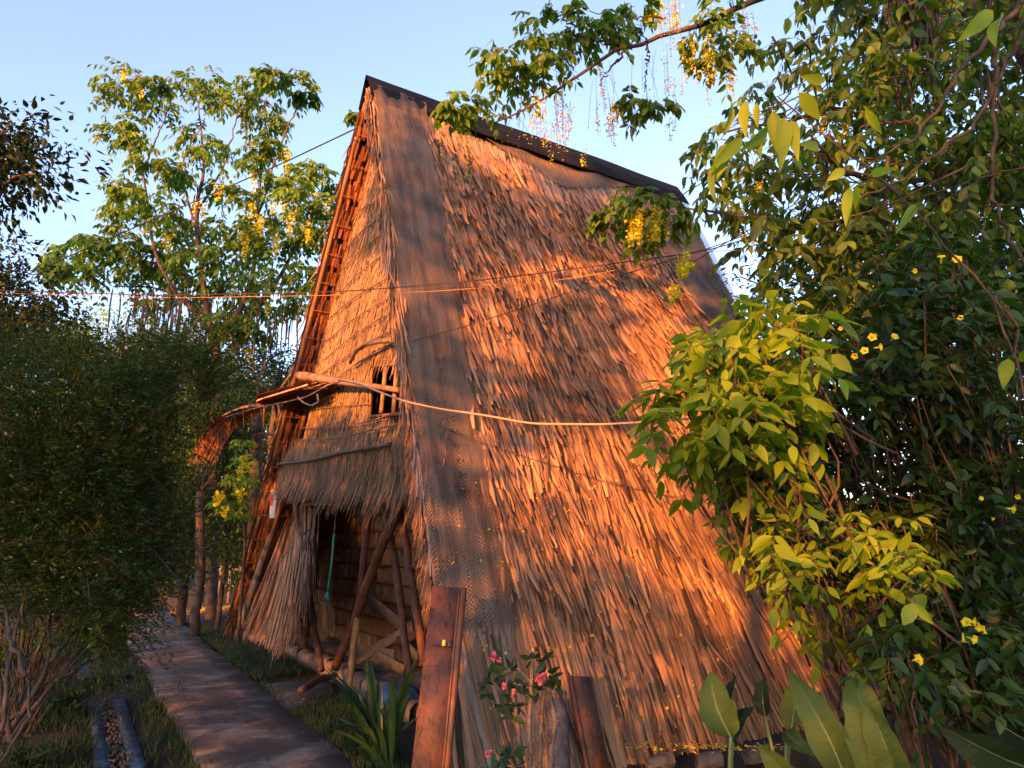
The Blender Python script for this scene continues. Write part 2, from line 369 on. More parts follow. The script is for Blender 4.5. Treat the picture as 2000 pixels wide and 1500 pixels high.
def frames(Y, rng, up=(0, 0, 1), jit=.4):
    Y = unit(Y); N = len(Y)
    U = np.array(up, float)[None] + rng.normal(0, jit, (N, 3))
    X = unit(np.cross(Y, U)); Z = np.cross(X, Y)
    return X, Y, Z
def add_leaves(mb, pos, Y, size, rng, T=LEAF3, jit=.5, wr=None, mi=0):
    X, Yy, Z = frames(Y, rng, jit=jit)
    s = np.asarray(size)
    s = np.stack([s*(1 if wr is None else wr)*rng.uniform(.62, 1.08, len(s)), s, s*rng.uniform(-.6, 2.2, len(s))], 1)
    mb.inst(T[0], T[1], np.asarray(pos, float), X, Yy, Z, s, mi)
def compound(mb, stem, O, D, L, leaf, rng, pairs=4, T=LEAF3, mi=0, droop=.5, hang=.7, stem_r=.0025):
    """pinnate leaves: origins O, directions D, rachis length L, leaflet length leaf"""
    O = np.asarray(O, float); D = unit(D); N = len(O)
    L = np.broadcast_to(L, (N,)); leaf = np.broadcast_to(leaf, (N,))
    side = unit(np.cross(D, np.array([0, 0, 1.])+rng.normal(0, .15, (N, 3))))
    for k in range(pairs):
        t = (k+1)/pairs
        P = O + D*(L*t)[:, None] - np.array([0, 0, 1.])*(droop*L*t*t)[:, None]
        T_ = unit(D - np.array([0, 0, 1.])*(2*droop*t))
        for sgn in (-1, 1):
            y = side*sgn*.85 + T_*(.35+.6*(t > .99)) - np.array([0, 0, 1.])*hang + rng.normal(0, .22, (N, 3))
            keep = rng.random(N) > .06
            sz = leaf*rng.uniform(.75, 1.15, N)*(.75+.35*math.sin(math.pi*t*.8))
            add_leaves(mb, (P+side*sgn*.004)[keep], y[keep], sz[keep], rng, T, jit=.55, mi=mi)
    if stem is not None:
        for i in range(N):
            t = np.linspace(0, 1, 4)[:, None]
            stem.tube(O[i]+D[i]*L[i]*t - np.array([0, 0, 1.])*droop*L[i]*t*t, stem_r, 3, cap=False)
def raceme(mb, stem, top, L, rng, n=40, r=.045, s=.014, mi=0):
    """hanging golden flower chain"""
    t = rng.random(n)**.8
    a = rng.uniform(0, 2*math.pi, n); rr = r*(1-.55*t)*rng.uniform(.3, 1.1, n)
    P = np.asarray(top, float) + np.stack([np.cos(a)*rr, np.sin(a)*rr, -t*L], 1)
    Y = unit(rng.normal(0, 1, (n, 3))); X, Y, Z = frames(Y, rng)
    k = rng.random(n) < (1-.55*t)
    mb.inst(FLOWER[0], FLOWER[1], P[k], X[k], Y[k], Z[k], s*rng.uniform(.8, 1.3, k.sum()), mi)
    mb.inst(BUD[0], BUD[1], P[~k], X[~k], Y[~k], Z[~k], s*.42, mi)
    if stem is not None: stem.tube([np.asarray(top, float)+np.array([0, 0, .02]), np.asarray(top, float)-np.array([0, 0, L])], .0015, 3, cap=False)
PODS = []
def pods(mb, top, n, L0, L1, spread, r, rng):
    for _ in range(n):
        p = np.asarray(top, float)+rng.normal(0, spread, 3)*np.array([1, 1, .4]); L = rng.uniform(L0, L1)
        dx = rng.normal(0, .04*L, 2)
        PODS.append(([p, p+np.array([dx[0]*.3, dx[1]*.3, -L*.1]), p+np.array([dx[0], dx[1], -L*.5]), p+np.array([dx[0]*.7, dx[1]*.5, -L])], [r*.25, r*.9, r, r*.3]))
def build_pods(parent):
    global PODS
    PODS.sort(key=lambda q: -np.linalg.norm(q[0][3]-q[0][0])/np.linalg.norm(q[0][0]-CAM))
    for q in PODS[:100]:
        mb = MB(); mb.tube(q[0], q[1], 5); mb.build('seed_pod', M['pod'], parent)
    if len(PODS) > 100:
        mb = MB()
        for q in PODS[100:]: mb.tube(q[0], q[1], 5)
        mb.build('small_seed_pods', M['pod'], parent)['kind'] = 'stuff'
    PODS = []

# ================================================================ THE HUT'S GEOMETRY
hC = np.array([-.31, 4.96, 0.0]); hA = at(718, 176, 8.6); hE = np.array([-4.5, 12.2, 0.0])
rB = ray(1322, 386); hB = CAM + rB*((hA[2]-CAMH)/rB[2])
RV = hB - hA                         # ridge vector
hD = hC + RV; hF = hE + RV
VH = unit(RV)                        # along the ridge
UH = unit(hE-hC)                     # along the gable
UP = np.array([0, 0, 1.])
nR = unit(np.cross(hC-hA, RV)); nR = nR if nR[1] < 0 else -nR      # outward normal right slope
nL = unit(np.cross(hE-hA, RV)); nL = nL if nL[0] < 0 else -nL      # outward normal left slope
nG = unit(np.cross(hC-hA, hE-hA)); nG = nG if nG[1] < 0 else -nG   # outward normal gable
LR = np.linalg.norm(RV); LS = np.linalg.norm(hC-hA)
dS = (hC-hA)/LS                      # down the right slope
def bulge(a, b):                     # soft hand-laid undulation of the right slope
    return .05*np.sin(a*7+1)*np.sin(b*5) + .16*np.clip(b-.55, 0, 1)**2 - .10*np.sin(math.pi*np.clip(b, 0, 1))*(.35+.65*a)
def RP(a, b, h=0.0):                 # point on right slope, a along ridge 0..1, b down 0..1
    a = np.asarray(a, float); b = np.asarray(b, float)
    return hA + RV*a[..., None] + (hC-hA)*b[..., None] + nR*(bulge(a, b)+h)[..., None]
Mab = np.stack([RV, hC-hA, nR], 1); Mi = np.linalg.inv(Mab)
def ab(px, py):
    p = onplane(px, py, hA, nR); q = Mi @ (p-hA); return q[0], q[1]
def gab(px, py, k=0.0): return onplane(px, py, hC+VH*k, nG)

# ================================================================ GROUND
def ground_h(x, y): return .02*np.sin(x*1.3+y*.7)+.015*np.sin(x*3.1-y*2.3)
xs = np.concatenate([[-900, -200, -60], np.linspace(-22, 16, 96), [60, 200, 900]]); ys = np.concatenate([[-900, -200, -40], np.linspace(-14, 36, 110), [80, 250, 1200]])
X, Y = np.meshgrid(xs, ys, indexing='ij'); mb = MB(); mb.grid(np.stack([X, Y, ground_h(X, Y)*((abs(X) < 50) & (abs(Y) < 50))], -1)[:, ::-1])
tag(mb.build('ground', M['ground']), kind='structure')

# concrete path: from its edges in the photo, straight on the ground
L0 = gnd(381, 1500)[:2]; L1 = gnd(245, 1261)[:2]; R0 = gnd(679, 1500)[:2]; R1 = gnd(371, 1240)[:2]
def ext(a, b, y): t = (y-a[1])/(b[1]-a[1]); return a+(b-a)*t
mb = MB(); ys = np.linspace(.5, 17.5, 60); G0 = []
rng = np.random.default_rng(1)
lw = [ext(L0, L1, y)+np.array([rng.normal(0, .012), 0]) for y in ys]; rw = [ext(R0, R1, y)+np.array([rng.normal(0, .012), 0]) for y in ys]
ZP = .07
for i in range(9):                  # cast slabs with open joints
    s_ = slice(int(i*60/9), int((i+1)*60/9)+1); lo_ = [l.copy() for l in lw[s_]]; ro_ = [r.copy() for r in rw[s_]]; zt = ZP+rng.normal(0, .006)
    lo_[0] = lo_[0]+np.array([0, .018]); ro_[0] = ro_[0]+np.array([0, .018])
    rr_ = [np.stack([np.append(l+(r-l)*q, zt+(.004 if 0 < q < 1 else 0)+rng.normal(0, .002)) for l, r in zip(lo_, ro_)]) for q in (0, .25, .5, .75, 1)]
    G_ = np.stack([rr_[0]-np.array([0, 0, .1])]+rr_+[rr_[-1]-np.array([0, 0, .1])]); mb.grid(G_[:, ::-1])
    for e in (0, -1): mb.grid(np.stack([G_[:, e], G_[:, e]-np.array([0, 0, .09])]))
rows = np.stack([np.stack([np.append(l, -.05) for l in lw]), np.stack([np.append(l, ZP) for l in lw]),
                 np.stack([np.append((l+r)/2, ZP+.004) for l, r in zip(lw, rw)]), np.stack([np.append(r, ZP) for r in rw]), np.stack([np.append(r, -.05) for r in rw])])
tag(mb.build('path', M['path'], smooth=False), kind='structure')
# short branch of paving to the doorway
mb = MB(); q = [gnd(*p, z=.05)[:2] for p in ((487, 1340), (640, 1322), (662, 1372), (545, 1402))]
mb.prism(q[::-1], -.05, .05); tag(mb.build('doorway_paving', M['path'], smooth=False), kind='structure')
# dark yard beyond the grass
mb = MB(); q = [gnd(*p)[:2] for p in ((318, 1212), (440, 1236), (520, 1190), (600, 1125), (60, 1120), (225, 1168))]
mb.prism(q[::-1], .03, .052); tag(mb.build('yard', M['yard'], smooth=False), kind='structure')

# grass
def blades(rng, pts, hmin, hmax, w=.004):
    mb = MB(); N = len(pts); Y = unit(np.stack([rng.normal(0, .45, N), rng.normal(0, .45, N), np.ones(N)], 1))
    X, Y, Z = frames(Y, rng, up=(0, 1, 0), jit=.8)
    T = np.array([(-1, 0, 0), (1, 0, 0), (.6, .6, .12), (-.6, .6, .12), (0, 1, .4)]); F3 = np.array([(3, 2, 4)]); F4 = np.array([(0, 1, 2, 3)])
    h = rng.uniform(hmin, hmax, N); s = np.stack([np.full(N, w)*rng.uniform(.7, 1.5, N), h, h], 1)
    mb.inst(T, F4, pts, X, Y, Z, s); mb.inst(T[[3, 2, 4]], np.array([(0, 1, 2)]), pts, X, Y, Z, s)
    return mb
rng = np.random.default_rng(2)
def pts_px(poly, n, rng, z=0.0):
    P = []; xs_ = [p[0] for p in poly]; ys_ = [p[1] for p in poly]
    Q = [gnd(x, y)[:2] for x, y in poly]; Q = np.array(Q)
    lo = Q.min(0); hi = Q.max(0); 
    c = rng.uniform(lo, hi, (n*6, 2)); k = in_poly(c[:, 0], c[:, 1], [tuple(q) for q in Q]); c = c[k][:n]
    return np.column_stack([c, np.full(len(c), z)])
strip_r1 = [(375, 1236), (440, 1236), (560, 1290), (600, 1320), (484, 1336)]
strip_r2 = [(560, 1404), (660, 1370), (760, 1430), (800, 1600), (740, 1620), (675, 1490)]
strip_l = [(150, 1250), (245, 1262), (380, 1500), (420, 1580), (100, 1600), (-150, 1600), (-100, 1300)]
P = np.concatenate([pts_px(strip_r1, 9000, rng), pts_px(strip_r2, 9000, rng)])
ye = rng.uniform(3.5, 12, 5000); ed = np.array([ext(L0, L1, a) if i % 2 else ext(R0, R1, a) for i, a in enumerate(ye)])
P = np.concatenate([P, np.column_stack([ed[:, 0]+np.where(np.arange(5000) % 2, -1, 1)*(abs(rng.normal(0, .07, 5000))-.01), ed[:, 1], np.zeros(5000)])[nz(np.column_stack([ed, ed[:, :1]]), 2.5) > -.1]])
P2 = pts_px(strip_l, 16000, rng); k = (nz(P2, 2.3) > -.25); ppx, ppy = proj(P2)
gut = in_poly(ppx, ppy, [(185, 1350), (262, 1350), (300, 1520), (180, 1520)]); P2 = P2[k & (~gut | (rng.random(len(P2)) < .06))]
P = np.concatenate([P, P2]); P = np.concatenate([P, np.column_stack([rng.uniform(-8, -4.4, 5000), rng.uniform(6, 14, 5000), np.zeros(5000)])])
tag(blades(rng, P, .05, .15).build('grass', M['grass']), 'short green grass and weeds edging the path', 'grass', kind='stuff')

# fallen litter on the path and yard
mb = MB(); N = 700; y = rng.uniform(4.2, 15, N); t = rng.random(N)
l = np.array([ext(L0, L1, a) for a in y]); r = np.array([ext(R0, R1, a) for a in y])
P = np.column_stack([l+(r-l)*t[:, None], np.full(N, ZP+.008)])
P = np.concatenate([P, np.column_stack([rng.uniform(-3, 3, 600), rng.uniform(3.6, 7, 600), np.full(600, .035)])])
Y = np.column_stack([rng.normal(0, 1, (len(P), 2)), rng.normal(0, .1, len(P))])
add_leaves(mb, P, Y, rng.uniform(.015, .04, len(P)), rng, LEAFQ, jit=.2)
tag(mb.build('leaf_litter', M['dry']), 'small dry leaves scattered over the path and soil', 'leaf litter', kind='stuff')
mb = MB(); N = 1500
a = gnd(352, 1203); b2 = gnd(445, 1190)
P = a+(b2-a)*rng.random(N)[:, None]+np.column_stack([rng.normal(0, .25, N), rng.normal(0, .28, N), np.zeros(N)]); P[:, 2] = .06
P = np.concatenate([P, gnd(1380, 1492)+rng.normal(0, 1, (260, 3))*np.array([.3, .06, 0])+np.array([0, 0, .11]), gnd(1110, 1492)+rng.normal(0, 1, (60, 3))*np.array([.1, .06, 0])+np.array([0, 0, .05])])
Y = np.column_stack([rng.normal(0, 1, (len(P), 2)), rng.normal(0, .3, len(P))])
add_leaves(mb, P, Y, rng.uniform(.025, .04, len(P)), rng, LEAFQ, jit=.5)
# petals caught on the thatch
N = 150; pa = []
while len(pa) < N:
    px, py = rng.uniform(850, 1480), rng.uniform(800, 1400)
    if py < 900 and rng.random() < .7: continue
    a_, b_ = ab(px, py)
    if 0.01 < a_ < .95 and .2 < b_ < .97: pa.append((a_, b_))
pa = np.array(pa); P = RP(pa[:, 0], pa[:, 1], .14); k = rng.integers(1, 4, N); P = np.repeat(P, k, 0); P = P+rng.normal(0, .022, P.shape)
X, Yy, Z = frames(unit(rng.normal(0, 1, (len(P), 3))), rng); mb.inst(FLOWER[0], FLOWER[1], P, X, Yy, Z, rng.uniform(.008, .016, len(P)))
tag(mb.build('fallen_petals', M['petal']), 'yellow petals dropped on the thatch and on the ground', 'petals', kind='stuff')

# ================================================================ THE HUT
hut = thing('thatched_hut', (hC+hE)/2, 'steep A-frame palm-thatched hut with a black ridge sheet and netted edges', 'hut')
rng = np.random.default_rng(3)

# --- netting outlines in slope coordinates
net1_px = [(822, 226), (850, 390), (878, 540), (905, 700), (925, 800), (940, 890), (975, 1050), (1000, 1226)]
n1 = np.array([ab(*p) for p in net1_px]); n1b = np.concatenate([[0], n1[:, 1]]); n1a = np.concatenate([[n1[0, 0]], n1[:, 0]])
NET1_END = n1[-1, 1]
top_px = [(900, 258), (1010, 318), (1100, 372), (1160, 372), (1222, 372)]
n2 = np.array([ab(*p) for p in top_px])
rear_px = [(1222, 372), (1262, 440), (1310, 520), (1345, 580), (1398, 660)]
n3 = np.array([ab(*p) for p in rear_px])
def in_net(a, b):
    m1 = (a < np.interp(b, n1b, n1a)) & (b < NET1_END)
    m2 = (b < np.interp(a, n2[:, 0], n2[:, 1], left=n2[0, 1]*.6)) & (a < .9)
    m3 = (a > np.interp(b, n3[:, 1], n3[:, 0], left=.9)) & (b < n3[-1, 1]+.06)
    return m1, m2, m3

# --- underlay of the right slope (a solid slab)
mb = MB(); aa = np.linspace(0, 1, 24); bb = np.linspace(0, .985, 60); A_, B_ = np.meshgrid(aa, bb, indexing='ij')
mb.grid(RP(A_, B_, -.02)[:, ::-1]); mb.grid(RP(A_, B_, -.10))
for e in (0, -1): mb.grid(np.stack([RP(A_[e], B_[e], -.02), RP(A_[e], B_[e], -.10)]))
mb.build('roof_underlay', M['thatch_base'], hut)

# --- palm-leaf strips, lower courses first
mb = MB()
def lay(N, b0, b1, L, W, lift, tip, sag=.0, fold=.22, h=.02, skip=True, yaw=.1):
    a = rng.uniform(0.0, 1.0, N); b = rng.uniform(b0, b1, N)
    b = np.round(b*34)/34 + rng.normal(0, .006, N)
    m1, m2, m3 = in_net(a, b)
    k = ~(m1 | m2 | m3) if skip else np.ones(N, bool)
    a, b = a[k], b[k]; n = len(a)
    cl = nz(np.stack([a*LR, b*LS, a*0], 1), 1.6)                       # tufts lean together
    D = dS[None] + VH[None]*(rng.normal(0, yaw, n)+cl*.07-.02)[:, None]
    hh = h+rng.uniform(0, .06, n)
    mb.strips(RP(a, b, hh), D, np.repeat(nR[None], n, 0), L*rng.uniform(.65, 1.3, n), W*rng.uniform(.55, 1.5, n), rng, K=5, lift=lift*rng.uniform(-.3, 1.6, n), fold=fold, tip=tip, wob=.022, sag=sag)
lay(10500, .02, .60, .62, .058, .06, .22, fold=.13, yaw=.075)
lay(6600, .50, .80, .86, .054, .065, .25, fold=.2, yaw=.10)
lay(7200, .60, .90, 1.1, .048, .05, .36, fold=.2, yaw=.085)
# straggling ends
lay(500, .05, .9, .5, .022, .12, .15, yaw=.25)
mb.build('palm_leaf_thatch', M['thatch'], hut)
# the finer, flattened thatch under the netting
mb = MB()
N = 26000; a = rng.random(N)**1.0; b = rng.random(N)
m1, m2, m3 = in_net(a, b); near = (rng.random(N) < 1) & (m1 | m2 | m3); a, b = a[near], b[near]; n = len(a)
D = dS[None]+VH[None]*rng.normal(0.02, .05, n)[:, None]
mb.strips(RP(a, b, .015+rng.uniform(0, .04, n)), D, np.repeat(nR[None], n, 0), rng.uniform(.3, .7, n), rng.uniform(.012, .03, n), rng, K=3, lift=.0, fold=.2, tip=.4)
N = 1200; a = rng.random(N)*.17; b = NET1_END-.03+rng.random(N)*.05   # below the net, hanging to the ground
D = dS[None]+VH[None]*rng.normal(0.0, .05, N)[:, None]
mb.strips(RP(a, b, .03+rng.uniform(0, .04, N)), D, np.repeat(nR[None], N, 0), rng.uniform(1.0, 1.75, N), rng.uniform(.02, .04, N), rng, K=5, lift=.03, fold=.2, tip=.5)
mb.build('flattened_thatch', M['thatch_grey'], hut)

# --- netting sheets
def net_sheet(G, ST):
    mb = MB(); mb.grid(G); o = mb.build('netting', M['net'], hut)
    at_ = o.data.attributes.new('st', 'FLOAT_VECTOR', 'POINT'); at_.data.foreach_set('vector', np.concatenate([ST, np.zeros(ST.shape[:2]+(1,))], -1).astype(np.float32).ravel())
    return o
nb = 150; na = 44
b = np.linspace(.004, NET1_END, nb); am = np.interp(b, n1b, n1a)+.006*np.sin(b*31)+.004*np.sin(b*83+1)
S = np.linspace(-.004, 1, na)[:, None]
A2 = S*am[None, :]; B2 = np.repeat(b[None], na, 0)
_q = np.stack([A2*LR*3.2, B2*LS*.35, A2*0], -1); ripple = .02*nz(_q, 3.1)+.012*nz(_q, 7.7, 2)+.008*nz(np.stack([A2*LR, B2*LS, A2*0], -1), 9, 1)
G = RP(A2, B2, .115+ripple+.02*nz(np.stack([A2*LR, B2*LS, A2*0], -1), 2))
# wrap the front edge round towards the gable
G[0] = RP(np.zeros(nb), b, -.05)+VH*.03
o = net_sheet(G, np.stack([A2*LR, B2*LS], -1)); o['label'] = 'shade net strip pulled down over the front roof edge'
a = np.linspace(n1a[0]*.7, .93, 60); bm = np.interp(a, n2[:, 0], n2[:, 1], left=n2[0, 1]*.55); S = np.linspace(.0, 1, 14)[:, None]
B2 = S*bm[None]; A2 = np.repeat(a[None], 14, 0)
G = RP(A2, B2, .10+.012*np.sin(A2*LR*9)); net_sheet(G[:, ::-1], np.stack([A2*LR, B2*LS], -1)[:, ::-1])
b = np.linspace(.0, n3[-1, 1]+.06, 70); al = np.interp(b, n3[:, 1], n3[:, 0], left=.9); S = np.linspace(0, 1, 14)[:, None]
A2 = al[None]+(1.012-al[None])*S; B2 = np.repeat(b[None], 14, 0)
G = RP(A2, B2, .10+.02*np.sin(A2*LR*11)); net_sheet(G, np.stack([A2*LR, B2*LS], -1))

# --- frayed bundle running down the front edge (barge)
mb = MB(); N = 1700; b = rng.random(N)*.62; D = dS[None]+UH[None]*rng.normal(.0, .05, N)[:, None]+VH[None]*rng.normal(0.02, .05, N)[:, None]
P = RP(np.zeros(N), b, .0)+VH[None]*rng.normal(-.0, .025, N)[:, None]+nR[None]*rng.normal(.02, .035, N)[:, None]
mb.strips(P, D, np.repeat(nG[None], N, 0)+rng.normal(0, .5, (N, 3)), rng.uniform(.2, .6, N), rng.uniform(.01, .028, N), rng, K=4, lift=.03, tip=.3)
N = 700; b = .62+rng.random(N)*.3; P = RP(np.zeros(N), b, .0)+nR[None]*rng.normal(-.04, .03, N)[:, None]
mb.strips(P, dS[None]+UH[None]*rng.normal(.25, .2, N)[:, None], np.repeat(nG[None], N, 0)+rng.normal(0, .5, (N, 3)), rng.uniform(.08, .25, N), rng.uniform(.006, .02, N), rng, K=3, lift=.03, tip=.3)
mb.build('edge_fringe', M['thatch'], hut)

# --- ridge sheet folded over
mb = MB(); n = 60; t = np.linspace(-.006, 1.004, n)
prof = [(-.26, 0), (-.10, 1), (0, 2), (.10, 3), (.34, 4)]
rows = []
for off, kx in prof:
    wv = .03*np.sin(t*9+kx)+.015*np.sin(t*23+kx*2)
    if kx < 2: P = hA+RV*t[:, None]+((hE-hA)/np.linalg.norm(hE-hA))*(abs(off)*(1+wv*4))[:, None]+nL*(.07+wv*.4)[:, None]
    elif kx == 2: P = hA+RV*t[:, None]+UP*(.21+wv*.25)[:, None]
    else: P = hA+RV*t[:, None]+dS*(off*(1+wv*5))[:, None]+nR*(.135+wv*.4)[:, None]
    rows.append(P)
mb.grid(np.stack(rows)); mb.grid(np.stack(rows)-UP*.012)
mb.build('ridge_sheet', M['cap'], hut)

# --- left slope: courses of stitched red palm leaf seen from beneath along the overhang
dL = unit(hE-hA); LL = np.linalg.norm(hE-hA)
mb = MB(); t = np.linspace(0, .985, 40); s = np.linspace(0, 1, 10); T_, S_ = np.meshgrid(t, s, indexing='ij')
G = hA+dL*(T_*LL)[..., None]+RV*(S_)[..., None]+nL*.03; mb.grid(G); mb.grid(G+nL*.06); mb.build('left_roof_underlay', M['thatch_base'], hut)
mb = MB(); nc = 62
for i in range(nc):
    t0 = i/nc*.985*LL; p = hA+dL*t0
    n = 60; q = rng.uniform(-.0, 1.2, n)
    P = p+VH*q[:, None]+nL*(-.02+rng.normal(0, .006, n))[:, None]
    mb.strips(P, dL[None]+VH[None]*rng.normal(0, .03, n)[:, None], np.repeat(-nL[None], n, 0), rng.uniform(.18, .22, n), rng.uniform(.02, .045, n), rng, K=2, lift=.004, fold=.1, tip=.9, wob=.01)
mb.build('red_palm_shingles', M['red_shingle'], hut)
mb = MB(); N = 9000; q = rng.random(N)*LR*1.0; t0 = rng.random(N)*LL*.95
mb.strips(hA+dL*t0[:, None]+VH*q[:, None]+nL*.1, dL[None]+VH[None]*rng.normal(0, .08, N)[:, None], np.repeat(nL[None], N, 0), rng.uniform(.5, .8, N), rng.uniform(.02, .04, N), rng, K=2, lift=.05)
mb.build('left_thatch', M['thatch'], hut)
mb = MB()
for i in range(1, nc, 3):
    p = hA+dL*((i+.2)/nc*.985*LL)-nL*.055; mb.tube([p+VH*.0, p+VH*1.2], .005, 4)
mb.build('batten', M['pole'], hut)
for k_, off, r_ in ((.30, .05, .035), (.52, .08, .045)):
    for (ta, tb) in ((.30, .62), (.60, .99)):
        mb = MB(); mb.tube(wob(hA+dL*LL*ta+VH*k_-nL*off, hA+dL*LL*tb+VH*k_-nL*off, 10, .004, rng), r_, 8); mb.build('rafter', M['bamboo'], hut)
mb = MB(); mb.tube(wob(hA+dL*LL*.02+VH*.02+nL*.0, hA+dL*LL*.99+VH*.02, 16, .004, rng), .03, 8); mb.build('rafter', M['bamboo'], hut)

# --- gable wall of grass thatch
KW = .30
wall_poly = [(706, 195), (745, 195), (800, 420), (850, 700), (905, 985), (545, 985), (556, 905), (600, 850), (612, 780), (634, 640), (664, 480), (694, 330)]
win_poly = [(728, 716), (800, 708), (806, 806), (724, 814)]
oW = hC+VH*KW
EX = UH; EZ = unit(np.cross(nG, UH)); EZ = EZ if EZ[2] > 0 else -EZ
def to_px(P): return proj(P)
us = np.linspace(-.2, 8.5, 110); zs = np.linspace(1.4, 8.0, 100)
U_, Z_ = np.meshgrid(us, zs, indexing='ij'); G = oW+EX*U_[..., None]+EZ*Z_[..., None]
px, py = proj(G); ok = in_poly(px, py, [(p[0]+(4 if p[0] > 730 else 6), p[1]) for p in wall_poly]) & ~in_poly(px, py, win_poly)
idx = -np.ones(G.shape[:2], int); V = []; F = []
for i in range(len(us)-1):
    for j in range(len(zs)-1):
        if ok[i, j] and ok[i+1, j] and ok[i, j+1] and ok[i+1, j+1]:
            f = []
            for (a_, c_) in ((i, j), (i+1, j), (i+1, j+1), (i, j+1)):
                if idx[a_, c_] < 0: idx[a_, c_] = len(V); V.append(G[a_, c_]-nG*.03)
                f.append(idx[a_, c_])
            F.append(f)
mb = MB(); mb.add(V, F); n0 = len(V); mb.add(np.array(V)-nG*.05, F); mb.build('gable_underlay', M['thatch_base'], hut)
def skirt(P):      # the lower thatch bells outwards
    px, py = proj(P); return np.clip((py-800)/160, 0, 1)**1.5*.15
mb = MB(); N = 34000
u = rng.uniform(-.2, 8.5, N); z = rng.uniform(1.9, 7.6, N); P = oW+EX*u[:, None]+EZ*z[:, None]; px, py = proj(P)
k = in_poly(px, py, wall_poly) & ~in_poly(px, py, win_poly) & (py < 925); P = P[k]; px = px[k]; py = py[k]
ptip = proj(P-UP*.16); k = ~in_poly(ptip[0], ptip[1], win_poly); P = P[k]; px = px[k]; py = py[k]; n = len(P)
cl = nz(P, 1.8)
ln = rng.uniform(.16, .38, n)*(1+.5*(py > 850))
mb.strips(P+nG*(rng.uniform(0, .03, n)+skirt(P))[:, None], -UP[None]+EX[None]*(rng.normal(0.06, .09, n)+cl*.08)[:, None]+nG[None]*(.05+.25*(np.clip((py-840)/100, 0, 1)))[:, None], np.repeat(nG[None], n, 0), ln, rng.uniform(.006, .019, n), rng, K=3, lift=.03*rng.uniform(0, 1.8, n), tip=.3, sag=0)
# shaggy hem of the skirt
N = 3600; u = rng.uniform(-.3, 6.8, N)
P0 = np.array([gab(x, 905+5*math.sin(x*.05), KW) for x in np.linspace(548, 850, 40)]); s = np.interp(rng.random(N), np.linspace(0, 1, 40), np.arange(40.)); i0 = s.astype(int).clip(0, 38); P = P0[i0]+(P0[i0+1]-P0[i0])*(s-i0)[:, None]
P = P+UP*rng.normal(0.06, .09, N)[:, None]+nG*(.14+rng.uniform(-.09, .03, N))[:, None]
mb.strips(P, -UP[None]+EX[None]*rng.normal(.05, .06, N)[:, None]+nG[None]*rng.normal(.04, .06, N)[:, None], np.repeat(nG[None], N, 0), rng.uniform(.2, .30, N), rng.uniform(.006, .018, N), rng, K=3, lift=.01, tip=.3)
mb.build('gable_thatch', M['grass_thatch'], hut)
# --- withes tied across the gable
for (x0, y0, x1, y1, r_) in ((742, 395, 690, 440, .008), (745, 432, 682, 492, .009), (752, 462, 668, 540, .009), (757, 500, 660, 588, .009), (766, 545, 648, 626, .009), (768, 585, 646, 668, .008), (776, 610, 640, 705, .008), (786, 640, 628, 738, .009), (790, 668, 650, 752, .008)):
    mb = MB(); c = [gab(x0, y0, KW)+nG*.06, gab((x0+x1)/2, (y0+y1)/2-6, KW)+nG*.075, gab(x1, y1, KW)+nG*.06]
    mb.tube(poly_path(c, 10), r_, 5); mb.build('tied_withe', M['rope'], hut)
for pts, r_, off, mt in (([(801, 872), (760, 880), (700, 887), (640, 903), (590, 906), (560, 912)], .022, .20, 'pole_grey'), ([(800, 832), (740, 845), (680, 860), (600, 862)], .008, .13, 'rope'), ([(798, 808), (740, 825), (680, 838), (600, 838)], .007, .1, 'rope'), ([(732, 790), (690, 793), (622, 800)], .006, .07, 'rope')):
    mb = MB(); mb.tube(poly_path([gab(x, y, KW)+nG*off for x, y in pts], 16), r_, 6); mb.build('tied_withe', M[mt], hut)
# --- crooked branch and pole fixed on the gable
mb = MB(); mb.tube(poly_path([gab(790, 668, KW)+nG*.1, gab(760, 674, KW)+nG*.18, gab(740, 684, KW)+nG*.25, gab(708, 712, KW)+nG*.15], 12), [.028]*4+[.03]*4+[.024]*4, 7); mb.build('crooked_branch', M['pole_grey'], hut)
pA = gab(792, 764, KW)+nG*.06; pB = gab(645, 744, KW)+nG*.42
mb = MB(); t = np.linspace(0, 1, 14)[:, None]; mb.tube(pA+(pB-pA)*t, np.interp(t[:, 0], [0, .4, .93, 1], [.028, .034, .06, .055]), 12)
mb.build('crosswise_pole', M['pole_warm'], hut)
# --- window: frame sticks and bars
win = MB(); wp = [gab(*p, KW) for p in win_poly]
for i, j in ((0, 1), (2, 3), (3, 0), (1, 2)): win.tube([wp[i]+nG*.01, wp[j]+nG*.01], .018, 6)
w = win.build('window', M['bamboo'], hut); w['label'] = 'small barred opening high in the gable'
for xa, xb in ((757, 748), (779, 772)):
    mb = MB(); mb.tube([gab(xa, 718, KW)+nG*.02, gab(xb, 808, KW)+nG*.02], .025, 8); o = mb.build('window_bar', M['pole_warm'], hut); o.parent = w; o.matrix_parent_inverse = w.matrix_world.inverted(); o.location = (0, 0, 0)
# --- rear gable
mb = MB(); mb.add([hB-UP*.05, hD+VH*-.1, hF+VH*-.1], [(0, 1, 2)]); mb.add([hB-UP*.05-VH*.15, hD-VH*.25, hF-VH*.25], [(0, 2, 1)]); mb.build('rear_gable', M['thatch_base'], hut, smooth=False)
